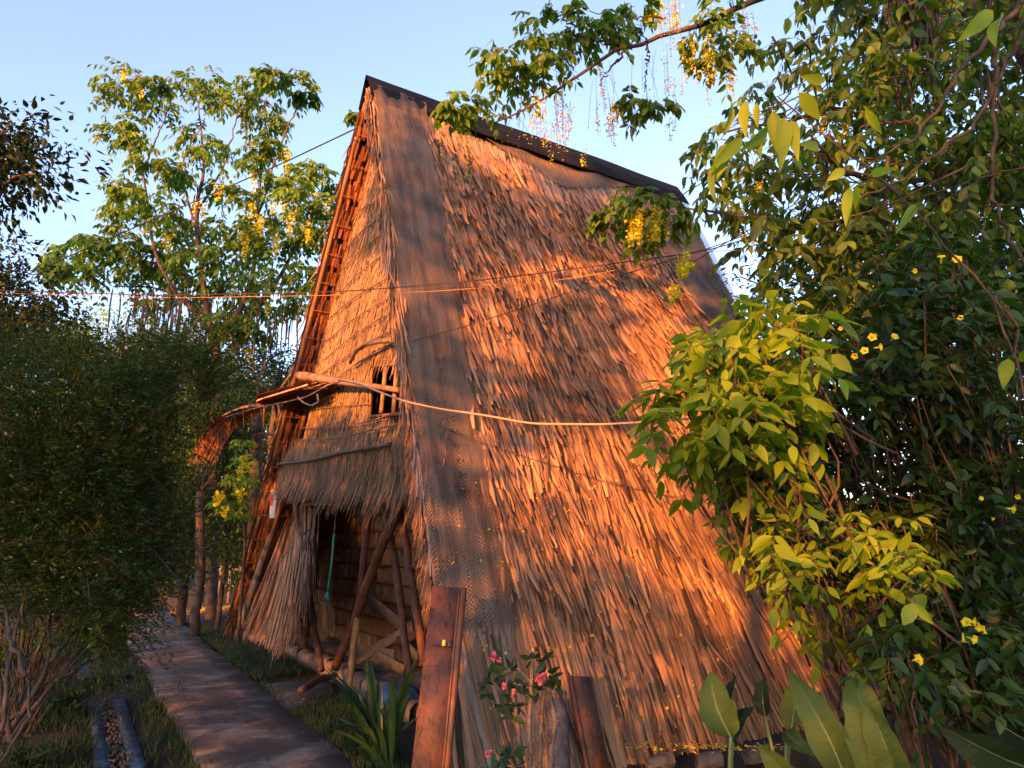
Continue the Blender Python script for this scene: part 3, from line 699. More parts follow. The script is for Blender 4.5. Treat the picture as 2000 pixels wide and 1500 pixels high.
# --- floor slab and stone footing
mb = MB(); q = [(hC+UH*.7+VH*.5)[:2], (hE-UH*.4+VH*.5)[:2], (hF-UH*.4-VH*.3)[:2], (hD+UH*.4-VH*.3)[:2]]; mb.prism(q, -.05, .12); mb.build('floor', M['stone'], hut, smooth=False)
mb = MB(); f0 = gnd(478, 1250); f1 = gnd(640, 1312); f2 = gnd(820, 1412)
for k_ in range(13):
    t0 = k_/13; p = np.array([np.interp(t0*2, [0, 1, 2], [f0[i], f1[i], f2[i]]) for i in range(3)]); q_ = np.array([np.interp((t0+1/13)*2, [0, 1, 2], [f0[i], f1[i], f2[i]]) for i in range(3)])
    d = q_-p; sd = unit(np.cross(d, UP)); L_ = np.linalg.norm(d)
    g = np.linspace(0, 1, 6); hh = .17+rng.normal(0, .015)
    prf = [(-.13, -.05), (-.12, hh*.8), (-.07, hh), (.05, hh), (.10, hh*.8), (.11, -.05)]
    mb.grid(np.stack([[p+d*(.01+.98*s_)+sd*(a_+rng.normal(0, .006))+UP*(z_+rng.normal(0, .006)) for s_ in g] for a_, z_ in prf]))
mb.build('stone_footing', M['stone'], hut)
# --- mat wall at the back of the porch
KM = 1.35; mb = MB()
c0 = gab(560, 1330, KM); c1 = gab(900, 1400, KM); m0 = c0*1; m1_ = c1*1; m0[2] = .1; m1_[2] = .1
du = (m1_-m0); hgt = 2.4
for i in range(11):
    z0 = .1+i*hgt/11
    a0 = m0+UP*(z0-m0[2]); a1 = m1_+UP*(z0-m1_[2]); n = 520; q = rng.random(n)
    mb.strips(a0+(a1-a0)*q[:, None]+UP*(.27+rng.normal(0, .012, n))[:, None]+nG*.03, -UP[None]+UH[None]*rng.normal(0, .02, n)[:, None], np.repeat(nG[None], n, 0), .25, rng.uniform(.008, .02, n), rng, K=2, lift=.02, tip=.8, fold=.2)
mb.box((m0+m1_)/2+UP*hgt/2-nG*.03, du, nG*.03, UP*hgt)
mb.build('mat_wall', M['mat'], hut)
for i in range(12):
    mb = MB(); z0 = .12+i*hgt/11; mb.tube([m0+UP*(z0-.1)+nG*.07, m1_+UP*(z0-.1)+nG*.07], .014, 6); mb.build('mat_lath', M['pole'], hut)

# --- porch posts and leaning poles of the hut frame
def post(pts, k0, k1, r0, r1, m='pole', name='post'):
    n = len(pts); P = [gab(x, y, k0+(k1-k0)*i/(n-1)) for i, (x, y) in enumerate(pts)]
    if P[-1][2] < .1: P[-1] = gnd(*pts[-1], z=.06)
    pp = poly_path(P, 12)+rng.normal(0, .004, (12, 3)); mb = MB(); mb.tube(pp, .78*np.linspace(r0, r1, 12)*(1+rng.normal(0, .04, 12)), 9); return mb.build(name, M[m], hut)
post([(570, 900), (573, 965), (592, 1085), (603, 1150), (628, 1308)], .45, .2, .055, .045)
post([(640, 930), (630, 965), (612, 1120), (592, 1285)], .7, .75, .06, .055)
post([(700, 940), (695, 985), (658, 1085)], 1.0, 1.0, .03, .03)
post([(735, 930), (724, 975), (706, 1130), (700, 1190)], .7, .7, .06, .055)
post([(800, 930), (785, 985), (738, 1080), (712, 1160), (655, 1305)], .5, .35, .07, .06)
post([(745, 960), (770, 1080), (785, 1200), (800, 1320)], .6, .5, .05, .05)
post([(775, 960), (798, 1100), (815, 1200), (828, 1300)], .55, .5, .05, .05)
post([(698, 1208), (690, 1270), (683, 1340)], .15, .15, .045, .04, 'pole_warm')
post([(820, 968), (700, 972), (560, 966)], .62, .62, .05, .05, name='lintel_pole')
post([(590, 985), (625, 983), (665, 984)], .5, .5, .035, .035, 'pole_warm', name='short_rail')

# --- lower left: lattice roof end, long leaning poles
mb = MB(); mb.tube(wob(gab(560, 935, .35), gab(462, 1258, .1), 12, .004, rng), np.linspace(.05, .06, 12), 9); o = mb.build('leaning_pole', M['pole_grey'], hut)
mb = MB(); mb.tube(wob(gab(528, 960, .3), gab(492, 1085, .3), 10, .004, rng), .035, 8); mb.build('rafter', M['bamboo'], hut)
mb = MB(); mb.tube(wob(gab(462, 1170, .2), gab(458, 1238, .2), 6, .002, rng), .018, 6); mb.build('thin_stake', M['rope_pale'], hut)
mb = MB(); mb.tube(wob(gab(446, 1205, .2), gab(470, 1208, .2), 6, .002, rng), .012, 6); mb.build('thin_stake', M['rope_pale'], hut)
mb = MB(); mb.tube(wob(gab(462, 850, .0), gab(612, 846, .5), 8, .004, rng), .03, 7); mb.build('crosswise_pole', M['pole'], hut)

# ================================================================ palm leaf screen leaning left of the doorway
scr = thing('palm_leaf_screen', gab(540, 1260, .35), 'fan of dry palm leaves leaning left of the doorway beside the dark porch', 'palm screen')
mb = MB(); N = 900; t = rng.random(N)
top = np.array([gab(600+16*q, 985+4*q, .62) for q in np.linspace(-1, 1, 9)]); bot = np.array([gab(x, y, .1+.2*math.sin(i)) for i, (x, y) in enumerate(((482, 1242), (505, 1262), (530, 1268), (550, 1278), (578, 1262), (594, 1225), (604, 1180), (610, 1120), (614, 1060)))])
ft = t*8; i0 = ft.astype(int).clip(0, 7); fr = (ft-i0)[:, None]; a_ = top[i0]+(top[i0+1]-top[i0])*fr; b_ = bot[i0]+(bot[i0+1]-bot[i0])*fr
s0 = rng.random(N)**1.5*.45; P = a_+(b_-a_)*s0[:, None]+nG*rng.normal(0, .05, N)[:, None]; Lr = np.linalg.norm(b_-P, axis=1)*rng.uniform(.8, 1.03, N)
mb.strips(P, b_-P+rng.normal(0, .05, (N, 3)), np.repeat(nG[None], N, 0), Lr, rng.uniform(.015, .04, N), rng, K=6, lift=.04, fold=.3, tip=.4, wob=.03)
mb.build('dry_leaves', M['thatch'], scr)
mb = MB(); mb.tube([top[0], top[-1]], .02, 6); mb.tube([(top[0]+bot[0])/2, (top[-1]+bot[-1])/2], .012, 6); mb.build('crossbar', M['rope'], scr)

# ================================================================ curved awning
rngA = np.random.default_rng(8)
aw = thing('palm_awning', gab(560, 800, -.3), 'curved awning of reddish palm slats arching out left of the gable window', 'awning')
cen_px = [(652, 748, .1), (590, 766, .0), (530, 783, -.1), (480, 800, -.25), (440, 826, -.4), (415, 862, -.5), (398, 905, -.55)]
cen = poly_path([gab(x, y, k) for x, y, k in cen_px], 30)
T_ = unit(np.gradient(cen, axis=0)); _k = (np.clip((np.arange(30)-8)/14., 0, 1)**.8)[:, None]; wv_ = unit((nG[None]*.82+UP[None]*-.12+UH[None]*.25)*(1-_k)+np.array([[.93, -.35, -.05]])*_k)
mb = MB(); N = 260
for q in range(2*N):
    s_ = rngA.uniform(-.5, .5); i0 = rngA.integers(0, 24); i1 = min(29, i0+rngA.integers(7, 20)); P = cen[i0:i1+1]+wv_[i0:i1+1]*s_*.62+np.cross(T_, wv_)[i0:i1+1]*rngA.uniform(-.07, .07)
    w_ = rngA.uniform(.014, .034); nn = wv_[i0:i1+1]
    mb.grid(np.stack([P-nn*w_/2, P+UP*.004, P+nn*w_/2]))
mb.build('slats', M['red_shingle'], aw)
for i0 in (2, 9, 16, 23):
    mb = MB(); mb.tube([cen[i0]-wv_[i0]*.33-UP*.02, cen[i0]+wv_[i0]*.33-UP*.02], .018, 6); mb.build('crossbar', M['pole'], aw)
for s_ in (-.31, .31):
    mb = MB(); mb.tube(cen[:22]+wv_[:22]*s_-UP*.015, .014, 5); mb.build('side_rib', M['rope_pale'], aw)
for q in range(14):
    mb = MB(); i0 = rngA.integers(12, 28); p = cen[i0]+wv_[i0]*rngA.uniform(-.3, .3); mb.tube([p, p-UP*rngA.uniform(.15, .5)+rngA.normal(0, .04, 3)], .006, 4); mb.build('loose_slat', M['red_shingle'], aw)

# ================================================================ small things at the porch
br = thing('broom', gab(640, 1215, .1), 'broom with green plastic handle hanging in front of the porch mat wall', 'broom')
b0 = gab(653, 1042, .15); b1 = gab(641, 1165, .15); mb = MB()
mb.tube(poly_path([b0, gab(647, 1110, .15), gab(640, 1158, .15)], 10), [.014]*9+[.02], 10)
hd = [gab(640, 1158, .15), gab(637, 1170, .15)]
side = unit(gab(660, 1170, .15)-gab(625, 1180, .15))
for s_ in np.linspace(-1, 1, 9): mb.tube([hd[0]+side*s_*.012, gab(636, 1178, .15)+side*(s_*.085)-UP*abs(s_)*.0], [.014, .012], 6)
mb.build('handle', M['green_plastic'], br)
mb = MB(); N = 1500; s_ = rng.uniform(-1, 1, N); P = gab(636, 1174, .15)+side*(s_*.075)[:, None]+nG*rng.normal(0, .014, N)[:, None]
D = -UP[None]+side[None]*(s_*.55+.04+rng.normal(0, .03, N))[:, None]
mb.strips(P, D, np.repeat(nG[None], N, 0), rng.uniform(.28, .42, N)*(1-.2*abs(s_)), .006, rng, K=3, lift=.0, fold=.3, tip=.5, wob=.03); mb.build('bristles', M['bristle'], br)
mb = MB(); mb.tube([b0, gab(656, 990, .3)], .002, 4); mb.build('hanging_cord', M['rope_pale'], br)

# hanging printed packet
pk = thing('hanging_packet', gab(535, 990, .15), 'red and white printed packet tied on the left roof edge', 'packet')
c = gab(534, 985, .15); ax = unit(UH*-1); mb = MB()
g = []
for s_ in np.linspace(-.5, .5, 6): g.append([c+ax*(.17*s_+.03*t_)+UP*(.40*(t_-.5))+nG*(.03*math.cos(s_*5)+.02) for t_ in np.linspace(0, 1, 8)])
mb.grid(np.array(g)); mb.grid(np.array(g)-nG*.012); mb.build('sleeve', M['white'], pk)
g = np.array(g)+nG*.004; mb = MB(); mb.grid(g[2:5, 3:7]); mb.build('print', M['red'], pk); mb = MB(); mb.grid(g[1:4, 0:2]); mb.build('print', M['blue'], pk)
mb = MB(); mb.tube([c+UP*.2, c+UP*.42], .012, 5); mb.build('tie', M['red'], pk)

# loose boards in the porch, lit through the opening
def board(p0, p1, k0, k1, w, label, mt='board', th=.02, zmin=None):
    a_ = gab(*p0, k0); b_ = gab(*p1, k1)
    mb = MB(); d = b_-a_; sd = unit(np.cross(d, nG)); mb.box((a_+b_)/2, d, sd*w, nG*th); n_ = mb.build('loose_board', M[mt], smooth=False)
    tag(n_, label, 'board', 'boards lying in the porch')
board((720, 1170), (800, 1235), .9, 1.0, .14, 'upper slanting pale board among the porch poles')
board((806, 1222), (700, 1288), .95, .6, .11, 'long pale board rising to the right across the porch')
board((690, 1268), (770, 1283), .6, .8, .14, 'low flat board in the porch just right of the broom')
board((735, 1278), (790, 1310), .5, .7, .10, 'lowest short board in the porch above the strap-leaved plant')
board((742, 1262), (812, 1240), .8, .9, .09, 'darker board lying behind the crossing pale boards', 'plank')
board((770, 1240), (815, 1285), 1.0, .9, .12, 'board leaning at the right of the crossing boards')
# blue bag
mb = MB(); c = gab(775, 1333, .4); c[2] = .17
th = np.linspace(0, 2*math.pi, 17)[:-1]; rows = []
for f_, z_ in ((.3, -.07), (.9, -.05), (1, 0), (.8, .05), (.35, .08), (.1, .07)):
    rows.append([c+np.array([math.cos(q)*.2*f_*(1+.15*math.sin(3*q)), math.sin(q)*.12*f_, z_+.012*math.sin(5*q)]) for q in list(th)+[0]])
mb.grid(np.array(rows)); tag(mb.build('crumpled_bag', M['blue']), 'crumpled blue plastic bag on the porch floor behind the strap-leaved plant', 'bag')
# shelf of jars glimpsed at the right of the porch
def lathe(mb, c, prof, seg=12):
    th = np.linspace(0, 2*math.pi, seg+1); mb.grid(np.array([[c+np.array([math.cos(q)*r, math.sin(q)*r, z]) for q in th] for r, z in prof]))
for (x, y, lb) in ((783, 1022, 'jar high on the mat wall, left of the top pair'), (808, 1020, 'jar high on the mat wall, right of the top pair'), (786, 1088, 'jar halfway up the mat wall, left of the middle pair'), (812, 1086, 'jar halfway up the mat wall, right of the middle pair'), (818, 1152, 'jar on the lowest visible lath of the mat wall')):
    c = gab(x, y, KM-.15); t_ = thing('jar', c-UP*.05, lb, 'jar', 'jars on the porch mat wall')
    mb = MB(); lathe(mb, c, ((.0, -.06), (.045, -.06), (.05, -.04), (.05, .03), (.03, .05), (.03, .06))); mb.build('body', M['stone'], t_)
    mb = MB(); lathe(mb, c, ((.033, .055), (.036, .06), (.036, .08), (0, .082))); mb.build('lid', M['metal'], t_)
# lump of wood on the footing
def log(px0, px1, z0, r, lb, m='board'):
    a_ = gnd(*px0, z=z0); b_ = gnd(*px1, z=z0+.02); mb = MB(); mb.tube(wob(a_, b_, 8, .03, rng), .7*r*np.array([.9, 1, 1.05, 1, .95, 1, .9, .8]), 8); tag(mb.build('wood_block', M[m], smooth=False), lb, 'wood')
log((585, 1350), (655, 1318), .12, .05, 'pale split log lying against the stone footing', 'plank')
log((592, 1368), (640, 1352), .06, .035, 'thin darker billet just below the pale split log', 'plank')

# ================================================================ planks leaning at the corner
pl = thing('leaning_plank', gnd(835, 1600), 'tall varnished plank with an iron hasp leaning on the near roof corner', 'plank', 'varnished planks leaning on the thatch')
t0 = at(878, 1148, 5.02); g0 = at(836, 1560, 4.55); d = t0-g0; ax = np.array([1., .12, 0]); ax = unit(ax-unit(d)*np.dot(ax, unit(d))); nn = unit(np.cross(d, ax)); nn = nn if nn[1] < 0 else -nn
g0 = g0 - unit(d)*(g0[2]/unit(d)[2]); d = t0-g0
mb = MB(); mb.box((t0+g0)/2, d, ax*.225, nn*.03); mb.build('board', M['plank'], pl, smooth=False)
mb = MB(); mb.box((t0+g0)/2+ax*.090+nn*.0235, d*.998, ax*.03, nn*.018); mb.box((t0+g0)/2+ax*.066+nn*.0195, d*.996, ax*.012, nn*.010); mb.build('moulding', M['plank_edge'], pl, smooth=False)
hp = at(856, 1251, 4.8); hp = g0+unit(d)*np.dot(hp-g0, unit(d))+ax*.0+nn*.02
mb = MB(); mb.box(hp, unit(d)*.03, ax*.10, nn*.008); mb.box(hp+ax*.035+nn*.008, unit(d)*.045, ax*.03, nn*.012); mb.box(hp-ax*.05+nn*.004-unit(d)*.012, unit(d)*.012, ax*.05, nn*.006); hs = mb.build('hasp', M['metal'], pl, smooth=False)
mb = MB(); mb.box(hp+nn*.016, unit(d)*.035, ax*.02, nn*.014); y_ = mb.build('pin', M['yellow'], pl, smooth=False)
mb = MB(); mb.box(g0+d*.62+nn*.0165, unit(d)*.003, ax*.215, nn*.002); mb.build('score_line', M['metal'], pl, smooth=False)
p2 = thing('leaning_plank', gnd(1160, 1560), 'short dark varnished plank on the thatch behind the pink-flowered thorn plant', 'plank', 'varnished planks leaning on the thatch')
o2 = hA+nR*.22; t0 = onplane(1131, 1322, o2, nR); g0 = onplane(1172, 1530, o2, nR); d = t0-g0; g0 = g0-unit(d)*(g0[2]/unit(d)[2]); d = t0-g0
ax = unit(VH-unit(d)*np.dot(VH, unit(d))); nn = nR
mb = MB(); mb.box((t0+g0)/2, d, ax*.185, nn*.028); mb.build('board', M['plank'], p2, smooth=False)
mb = MB(); mb.box((t0+g0)/2+nn*.017-ax*.08, d*.998, ax*.018, nn*.006); mb.build('moulding', M['plank'], p2, smooth=False)
# grey weathered stub beside it
t0 = onplane(1088, 1372, o2-nR*.03, nR); g0 = onplane(1092, 1530, o2, nR); d = t0-g0; g0 = g0-unit(d)*(g0[2]/unit(d)[2]); d = t0-g0; mb = MB()
mb.tube(wob(g0, t0, 8, .01, rng), .075*np.array([1.1, 1, 1, 1.02, .98, 1, .96, .8]), 9); tag(mb.build('weathered_stump', M['grey_wood']), 'grey weathered stump between the thorn plant and the short dark plank', 'stump')

# bricks and edging at the foot of the thatch
for i, (x, y, lb) in enumerate(((1290, 1490, 'mossy edging stone below the middle of the thatch'), (1385, 1486, 'edging stone strewn with yellow petals, second from the left'), (1478, 1474, 'edging stone under the tall broad-leaved plants'))):
    c = gnd(x, y, .05); mb = MB(); L_ = .27; g = []
    for a_ in np.linspace(0, 2*math.pi, 13):
        g.append([c+VH*(L_*s_*(.9 if abs(s_) > .4 else 1))+np.array([0, -1, 0])*math.cos(a_)*.08*(1-abs(s_)*.4)+UP*math.sin(a_)*.055*(1-abs(s_)*.3)+rng.normal(0, .004, 3) for s_ in np.linspace(-.5, .5, 7)])
    mb.grid(np.array(g)); tag(mb.build('edging_stone', M['stone']), lb, 'stone', 'edging stones at the foot of the thatch')

# ================================================================ blue tarp and painted gutter boards, lower left
mb = MB(); a_, b_ = np.meshgrid(np.linspace(0, 1, 22), np.linspace(0, 1, 16), indexing='ij')
q0, q1, q2, q3 = [gnd(*p) for p in ((160, 1298), (258, 1292), (264, 1325), (150, 1335))]
G = (q0*((1-a_)*(1-b_))[..., None]+q1*(a_*(1-b_))[..., None]+q2*(a_*b_)[..., None]+q3*((1-a_)*b_)[..., None]); G[..., 2] = .055+.022*nz(G, 9)+.012*nz(G, 23)
mb.grid(G); tag(mb.build('crumpled_tarpaulin', M['blue']), 'crumpled blue tarpaulin on the grass left of the path', 'tarpaulin')
gt = thing('garden_bed_frame', gnd(240, 1430), 'bed edged by two faded blue boards with pale rubble between, left of the path', 'bed frame')
for (p, q, lb) in (((232, 1360), (282, 1530), None), ((188, 1370), (206, 1530), None)):
    a_ = gnd(*p, z=.05); b_ = gnd(*q, z=.05); mb = MB(); d = b_-a_; mb.box((a_+b_)/2-UP*.05, d, unit(np.cross(d, UP))*.10, UP*.05); mb.build('side_board', M['blue_faded'], gt, smooth=False)
mb = MB(); N = 420; P = pts_px([(197, 1365), (228, 1365), (268, 1530), (216, 1530)], N, rng, .02)
X, Yy, Z = frames(unit(rng.normal(0, 1, (len(P), 3))), rng); mb.inst(BUD[0], BUD[1], P, X, Yy, Z, rng.uniform(.006, .028, (len(P), 3))*np.array([1, 1, .7])); o = mb.build('rubble', M['stone'], gt, smooth=False); o['kind'] = 'stuff'

# ================================================================ cables
rng = np.random.default_rng(5)
def cable(pts, r, m, lb, wig=0.0):
    P = []
    for q in pts:
        P.append(at(q[0], q[1], q[2]))
    pp = poly_path(P, 60); 
    if wig: pp += np.cumsum(rng.normal(0, wig, pp.shape), 0)*np.sin(np.linspace(0, math.pi, 60))[:, None]
    mb = MB(); mb.tube(pp, r, 5); tag(mb.build('cable', M[m]), lb, 'cable', 'cables strung across the hut')
cable([(-60, 566, 7.0), (320, 577, 7.0), (660, 570, 6.6), (850, 556, 6.2), (1015, 539, 6), (1160, 520, 5.9), (1385, 490, 5.8), (1600, 420, 5.8)], .005, 'wire_black', 'thick black cable running level across the whole hut')
cable([(-60, 571, 6.9), (330, 582, 6.9), (640, 577, 6.5), (850, 569, 6.1), (1010, 557, 6), (1160, 538, 5.9), (1290, 506, 5.8), (1400, 487, 5.7), (1500, 492, 5.7), (1690, 497, 5.7)], .0028, 'wire_orange', 'orange cord running just under the thick black cable')
cable([(800, 668, 6.6), (900, 640, 6.4), (1010, 605, 6.3), (1190, 545, 6.1), (1400, 480, 5.9), (1560, 420, 5.8)], .0045, 'wire_black', 'thin black wire rising from the netting to the right')
cable([(1290, 412, 9.5), (1345, 372, 9.2), (1420, 330, 9.0)], .008, 'wire_black', 'short black wire at the right end of the ridge')
cable([(1300, 545, 8.5), (1390, 490, 8.0), (1640, 350, 8)], .006, 'wire_black', 'thin dark wire behind the hanging golden flowers')
cable([(40, 542, 12), (250, 450, 11.4), (430, 372, 10.7), (560, 315, 9.5), (697, 250, 8.6)], .01, 'wire_black', 'black wire slanting from the left trees up to the gable peak')
cable([(660, 742, 6.3), (700, 750, 6.2), (790, 784, 5.6), (860, 799, 5.5), (940, 810, 5.45), (1040, 828, 5.4), (1180, 829, 5.3), (1330, 820, 5.2), (1420, 806, 5.2)], .0085, 'wire_white', 'pale sagging cable tied from the gable pole to the bush')
cable([(664, 745, 6.4), (640, 752, 6.8), (600, 775, 7.0), (560, 785, 7.2), (500, 797, 7.6), (440, 815, 7.9)], .008, 'wire_white', 'pale cable running along the curved awning')
cable([(620, 770, 6.9), (622, 785, 6.9), (608, 793, 6.9), (592, 786, 6.9), (582, 776, 7.0)], .009, 'wire_white', 'loop of pale cable hanging under the gable pole')

# ================================================================ VEGETATION
def limb(mb, pts, r0, r1, seg=7, n=20, jit=.01, rng=None):
    P = poly_path(pts, n)
    if rng is not None: P[1:-1] += rng.normal(0, jit, (n-2, 3))
    mb.tube(P, np.linspace(r0, r1, n), seg); return P
def cluster(mb, st, c, r, n, L, leaf, rng, pairs=4, T=LEAF3, flat=.7, droop=.5, hang=.8, hub=.35):
    """rosettes of pinnate leaves around points near c"""
    d = unit(rng.normal(0, 1, (n, 3))*np.array([1, 1, .55])+np.array([0, 0, .15]))
    O = np.asarray(c)+d*(r*hub*rng.random(n)**.5)[:, None]*np.array([1, 1, flat])
    compound(mb, st, O, d, np.minimum(L, r)*rng.uniform(.7, 1.15, n), leaf, rng, pairs=pairs, T=T, droop=droop, hang=hang)

# ---------------------------------------------------------------- golden shower tree, left rear
rng = np.random.default_rng(11)
YT = 15.0
t1 = thing('golden_shower_tree', gnd(415, 1180), 'open-crowned golden shower tree with upright twigs rising behind the hut at left', 'tree')
tr = MB(); cr = MB(); st = MB(); fl = MB(); pd = MB()
def A(px, py, dy=0): return at(px, py, YT+dy)
base = A(415, 1180); base[2] = 0
trunk = limb(tr, [base, A(420, 950), A(422, 780), A(420, 670)], .12, .10, 9, rng=rng)
L_ = [([(420, 670), (400, 600), (395, 520), (378, 430), (400, 330), (388, 200)], .08, -.3), ([(420, 670), (470, 610), (500, 520), (500, 430), (515, 300), (520, 190)], .07, .3),
      ([(410, 640), (330, 560), (295, 470), (280, 330), (232, 240)], .06, -.6), ([(430, 650), (510, 600), (560, 520), (610, 420), (640, 340)], .06, .5), ([(395, 560), (330, 520), (230, 500), (120, 500)], .04, .4),
      ([(378, 430), (440, 320), (470, 200)], .03, 0), ([(280, 330), (310, 260), (330, 210)], .025, -.6), ([(500, 430), (560, 250), (600, 170)], .025, .3), ([(420, 640), (380, 590), (300, 560), (220, 560)], .035, .8), ([(378, 430), (350, 330), (400, 230)], .025, -.5)]
for pts, r0, dy in L_:
    n = len(pts); limb(tr, [A(x, y, dy*i/(n-1)+rng.normal(0, .1)) for i, (x, y) in enumerate(pts)], r0, .012, 6, 18, .012, rng)
cl = [(240, 150, 42), (270, 185, 40), (320, 205, 34), (215, 180, 30), (300, 160, 22), (225, 265, 36), (262, 240, 26), (265, 275, 22), (372, 165, 38), (410, 160, 36), (430, 195, 26), (390, 270, 40), (408, 300, 34), (465, 195, 36), (500, 160, 32), (530, 150, 26), (510, 215, 40), (540, 240, 26), (585, 165, 34), (600, 190, 22), (510, 280, 34), (530, 290, 26), (235, 360, 30), (255, 375, 26), (290, 310, 34), (330, 330, 32), (350, 350, 26), (430, 370, 28), (490, 320, 28), (600, 340, 38), (625, 335, 22), (570, 365, 30), (545, 355, 26), (480, 380, 30),
      (250, 410, 40), (310, 405, 38), (340, 430, 34), (240, 450, 26), (270, 420, 30), (590, 400, 36), (640, 395, 28), (560, 430, 36), (500, 440, 36), (460, 450, 34), (420, 440, 32), (380, 460, 38), (350, 480, 40), (180, 480, 40), (220, 480, 44), (260, 490, 42), (300, 500, 42), (130, 500, 38), (110, 520, 26), (150, 530, 40), (210, 530, 46), (270, 540, 44), (330, 530, 46), (390, 510, 46), (440, 500, 46), (490, 490, 42), (540, 480, 42), (590, 470, 38), (620, 460, 30), (400, 560, 46), (450, 550, 46), (500, 550, 42), (550, 540, 40), (590, 530, 32), (350, 580, 36), (480, 600, 40), (530, 600, 36), (440, 620, 40), (580, 590, 28), (280, 590, 28), (640, 420, 26), (655, 370, 22), (690, 225, 10), (470, 640, 34), (500, 650, 30), (620, 560, 22)]
for x, y, r in cl:
    c = A(x, y, rng.normal(0, .55)); rr = r/FPX*YT*1.02
    cluster(cr, st, c, rr, int(10+r*.52), .44, rng.uniform(.14, .18), rng, pairs=4, T=LEAF3, hub=.6)
for x, y, n in ((435, 370, 3), (560, 400, 4), (590, 400, 3), (510, 440, 5), (480, 450, 3), (545, 465, 4), (335, 465, 2), (500, 400, 3), (565, 440, 3), (405, 400, 2), (600, 455, 2), (570, 320, 2), (470, 490, 2), (500, 350, 2), (260, 140, 2), (285, 165, 2), (525, 590, 2), (640, 410, 3)):
    for _ in range(n): raceme(fl, st, A(x+rng.normal(0, 10), y-12+rng.normal(0, 8), -.6+rng.normal(0, .3)), rng.uniform(.25, .45), rng, 34, .09, .03)
for x, y, n in ((300, 590, 16), (350, 600, 22), (400, 600, 16), (450, 600, 10), (500, 610, 10), (260, 590, 10), (540, 600, 8), (590, 600, 8), (388, 370, 7), (330, 620, 16), (480, 520, 5), (620, 540, 5), (575, 560, 5)):
    [pods(pd, A(x+rng.normal(0, 26), y+rng.normal(10, 38), rng.normal(0, .5)), 1, .4, 1.0, .1, .018, rng) for _ in range(int(n*1.3))]
tr.build('trunk', M['bark_mid'], t1); cr.build('crown', M['leaf_cassia_sunlit'], t1); st.build('twigs', M['bark_pale'], t1); fl.build('flower_chains', M['flower_y'], t1)['kind'] = 'stuff'; build_pods(t1)

# ---------------------------------------------------------------- generic background trees
def bg_tree(name, label, base_px, y, blobs, nleaf, leaf, mt, rng, dy=1.2, group='trees standing behind the garden', tr_r=.14, cat='tree', bark='bark', T=LEAFQ):
    b = at(base_px[0], base_px[1], y); b[2] = 0; o = thing(name, b, label, cat, group)
    tb = MB(); cb = MB(); top = at(blobs[0][0], blobs[0][1], y)
    limb(tb, [b, b*.5+top*.5+rng.normal(0, .15, 3), top], tr_r, tr_r*.35, 7, 12, .02, rng)
    tot = sum(r*r for _, _, r in blobs)
    for x, yy, r in blobs:
        c = at(x, yy, y+rng.normal(0, dy*.4)); R = r/FPX*y
        limb(tb, [top*.75+b*.25, (top+c)/2+rng.normal(0, .1, 3), c], tr_r*.3, .012, 5, 9, .02, rng)
        n = max(30, int(nleaf*r*r/tot)); nt = max(3, n//14)
        d = unit(rng.normal(0, 1, (nt, 3))); O = c+d*(R*rng.random(nt)**.45)[:, None]*np.array([1, 1, .8])
        dd = unit(d+rng.normal(0, .5, (nt, 3))+np.array([0, 0, -.15])); s_ = rng.random((nt, 14))
        P = O[:, None]+dd[:, None]*(s_*leaf*5)[..., None]+rng.normal(0, leaf*.7, (nt, 14, 3))
        Yl = dd[:, None]+rng.normal(0, .6, (nt, 14, 3))-np.array([0, 0, .4])
        add_leaves(cb, P.reshape(-1, 3), Yl.reshape(-1, 3), (leaf*rng.uniform(.7, 1.3, nt*14)), rng, T)
    tb.build('trunk', M[bark], o); cb.build('crown', M[mt], o); return o
rng = np.random.default_rng(12)
bg_tree('broadleaf_tree', 'dark twig-tipped tree whose boughs enter at the upper left edge', (-160, 1180), 8.0, [(-60, 320, 80), (10, 250, 32), (40, 290, 36), (0, 310, 45), (60, 265, 26), (95, 285, 18), (50, 325, 32), (10, 360, 34), (70, 340, 26), (30, 240, 22), (90, 310, 16), (0, 385, 24)], 2600, .1, 'leaf_dark', rng, .8, T=LEAF3)
bg_tree('broadleaf_tree', 'dark leafy tree at the far left edge just above the white-flowered bush', (-60, 1180), 9.0, [(-40, 600, 90), (20, 520, 42), (40, 580, 55), (10, 640, 60), (80, 600, 48), (60, 650, 55), (110, 640, 44), (0, 490, 22), (30, 700, 80), (110, 620, 34)], 6500, .075, 'leaf_dark', rng, .8, T=LEAF3)
bg_tree('forest_tree', 'low dark tree behind the white-flowered bush, nearest the left edge', (90, 1120), 22, [(80, 760, 110), (10, 800, 110), (160, 800, 100), (110, 860, 110), (30, 900, 120), (170, 900, 110)], 16000, .18, 'leaf_far', rng, 2)
bg_tree('forest_tree', 'sunlit yellow-green tree glimpsed through the hanging pods at left', (190, 1120), 27, [(170, 640, 34), (170, 600, 24), (200, 660, 40), (250, 650, 36), (150, 700, 50), (230, 720, 60), (290, 660, 34), (300, 760, 60)], 6000, .16, 'leaf_sunlit', rng, 2)
bg_tree('forest_tree', 'dense green tree directly behind the golden shower tree trunk', (330, 1120), 21, [(330, 720, 70), (380, 740, 80), (290, 780, 90), (380, 820, 100), (300, 880, 110), (420, 900, 100), (350, 960, 100), (250, 720, 60), (440, 700, 50)], 24000, .16, 'leaf_far', rng, 2)
bg_tree('forest_tree', 'green tree filling the gap beside the left roof edge', (510, 1120), 20, [(500, 740, 60), (540, 760, 60), (460, 770, 60), (470, 850, 80), (540, 850, 70), (450, 940, 90), (520, 960, 80), (470, 1030, 80), (560, 800, 50)], 22000, .15, 'leaf_far', rng, 2)
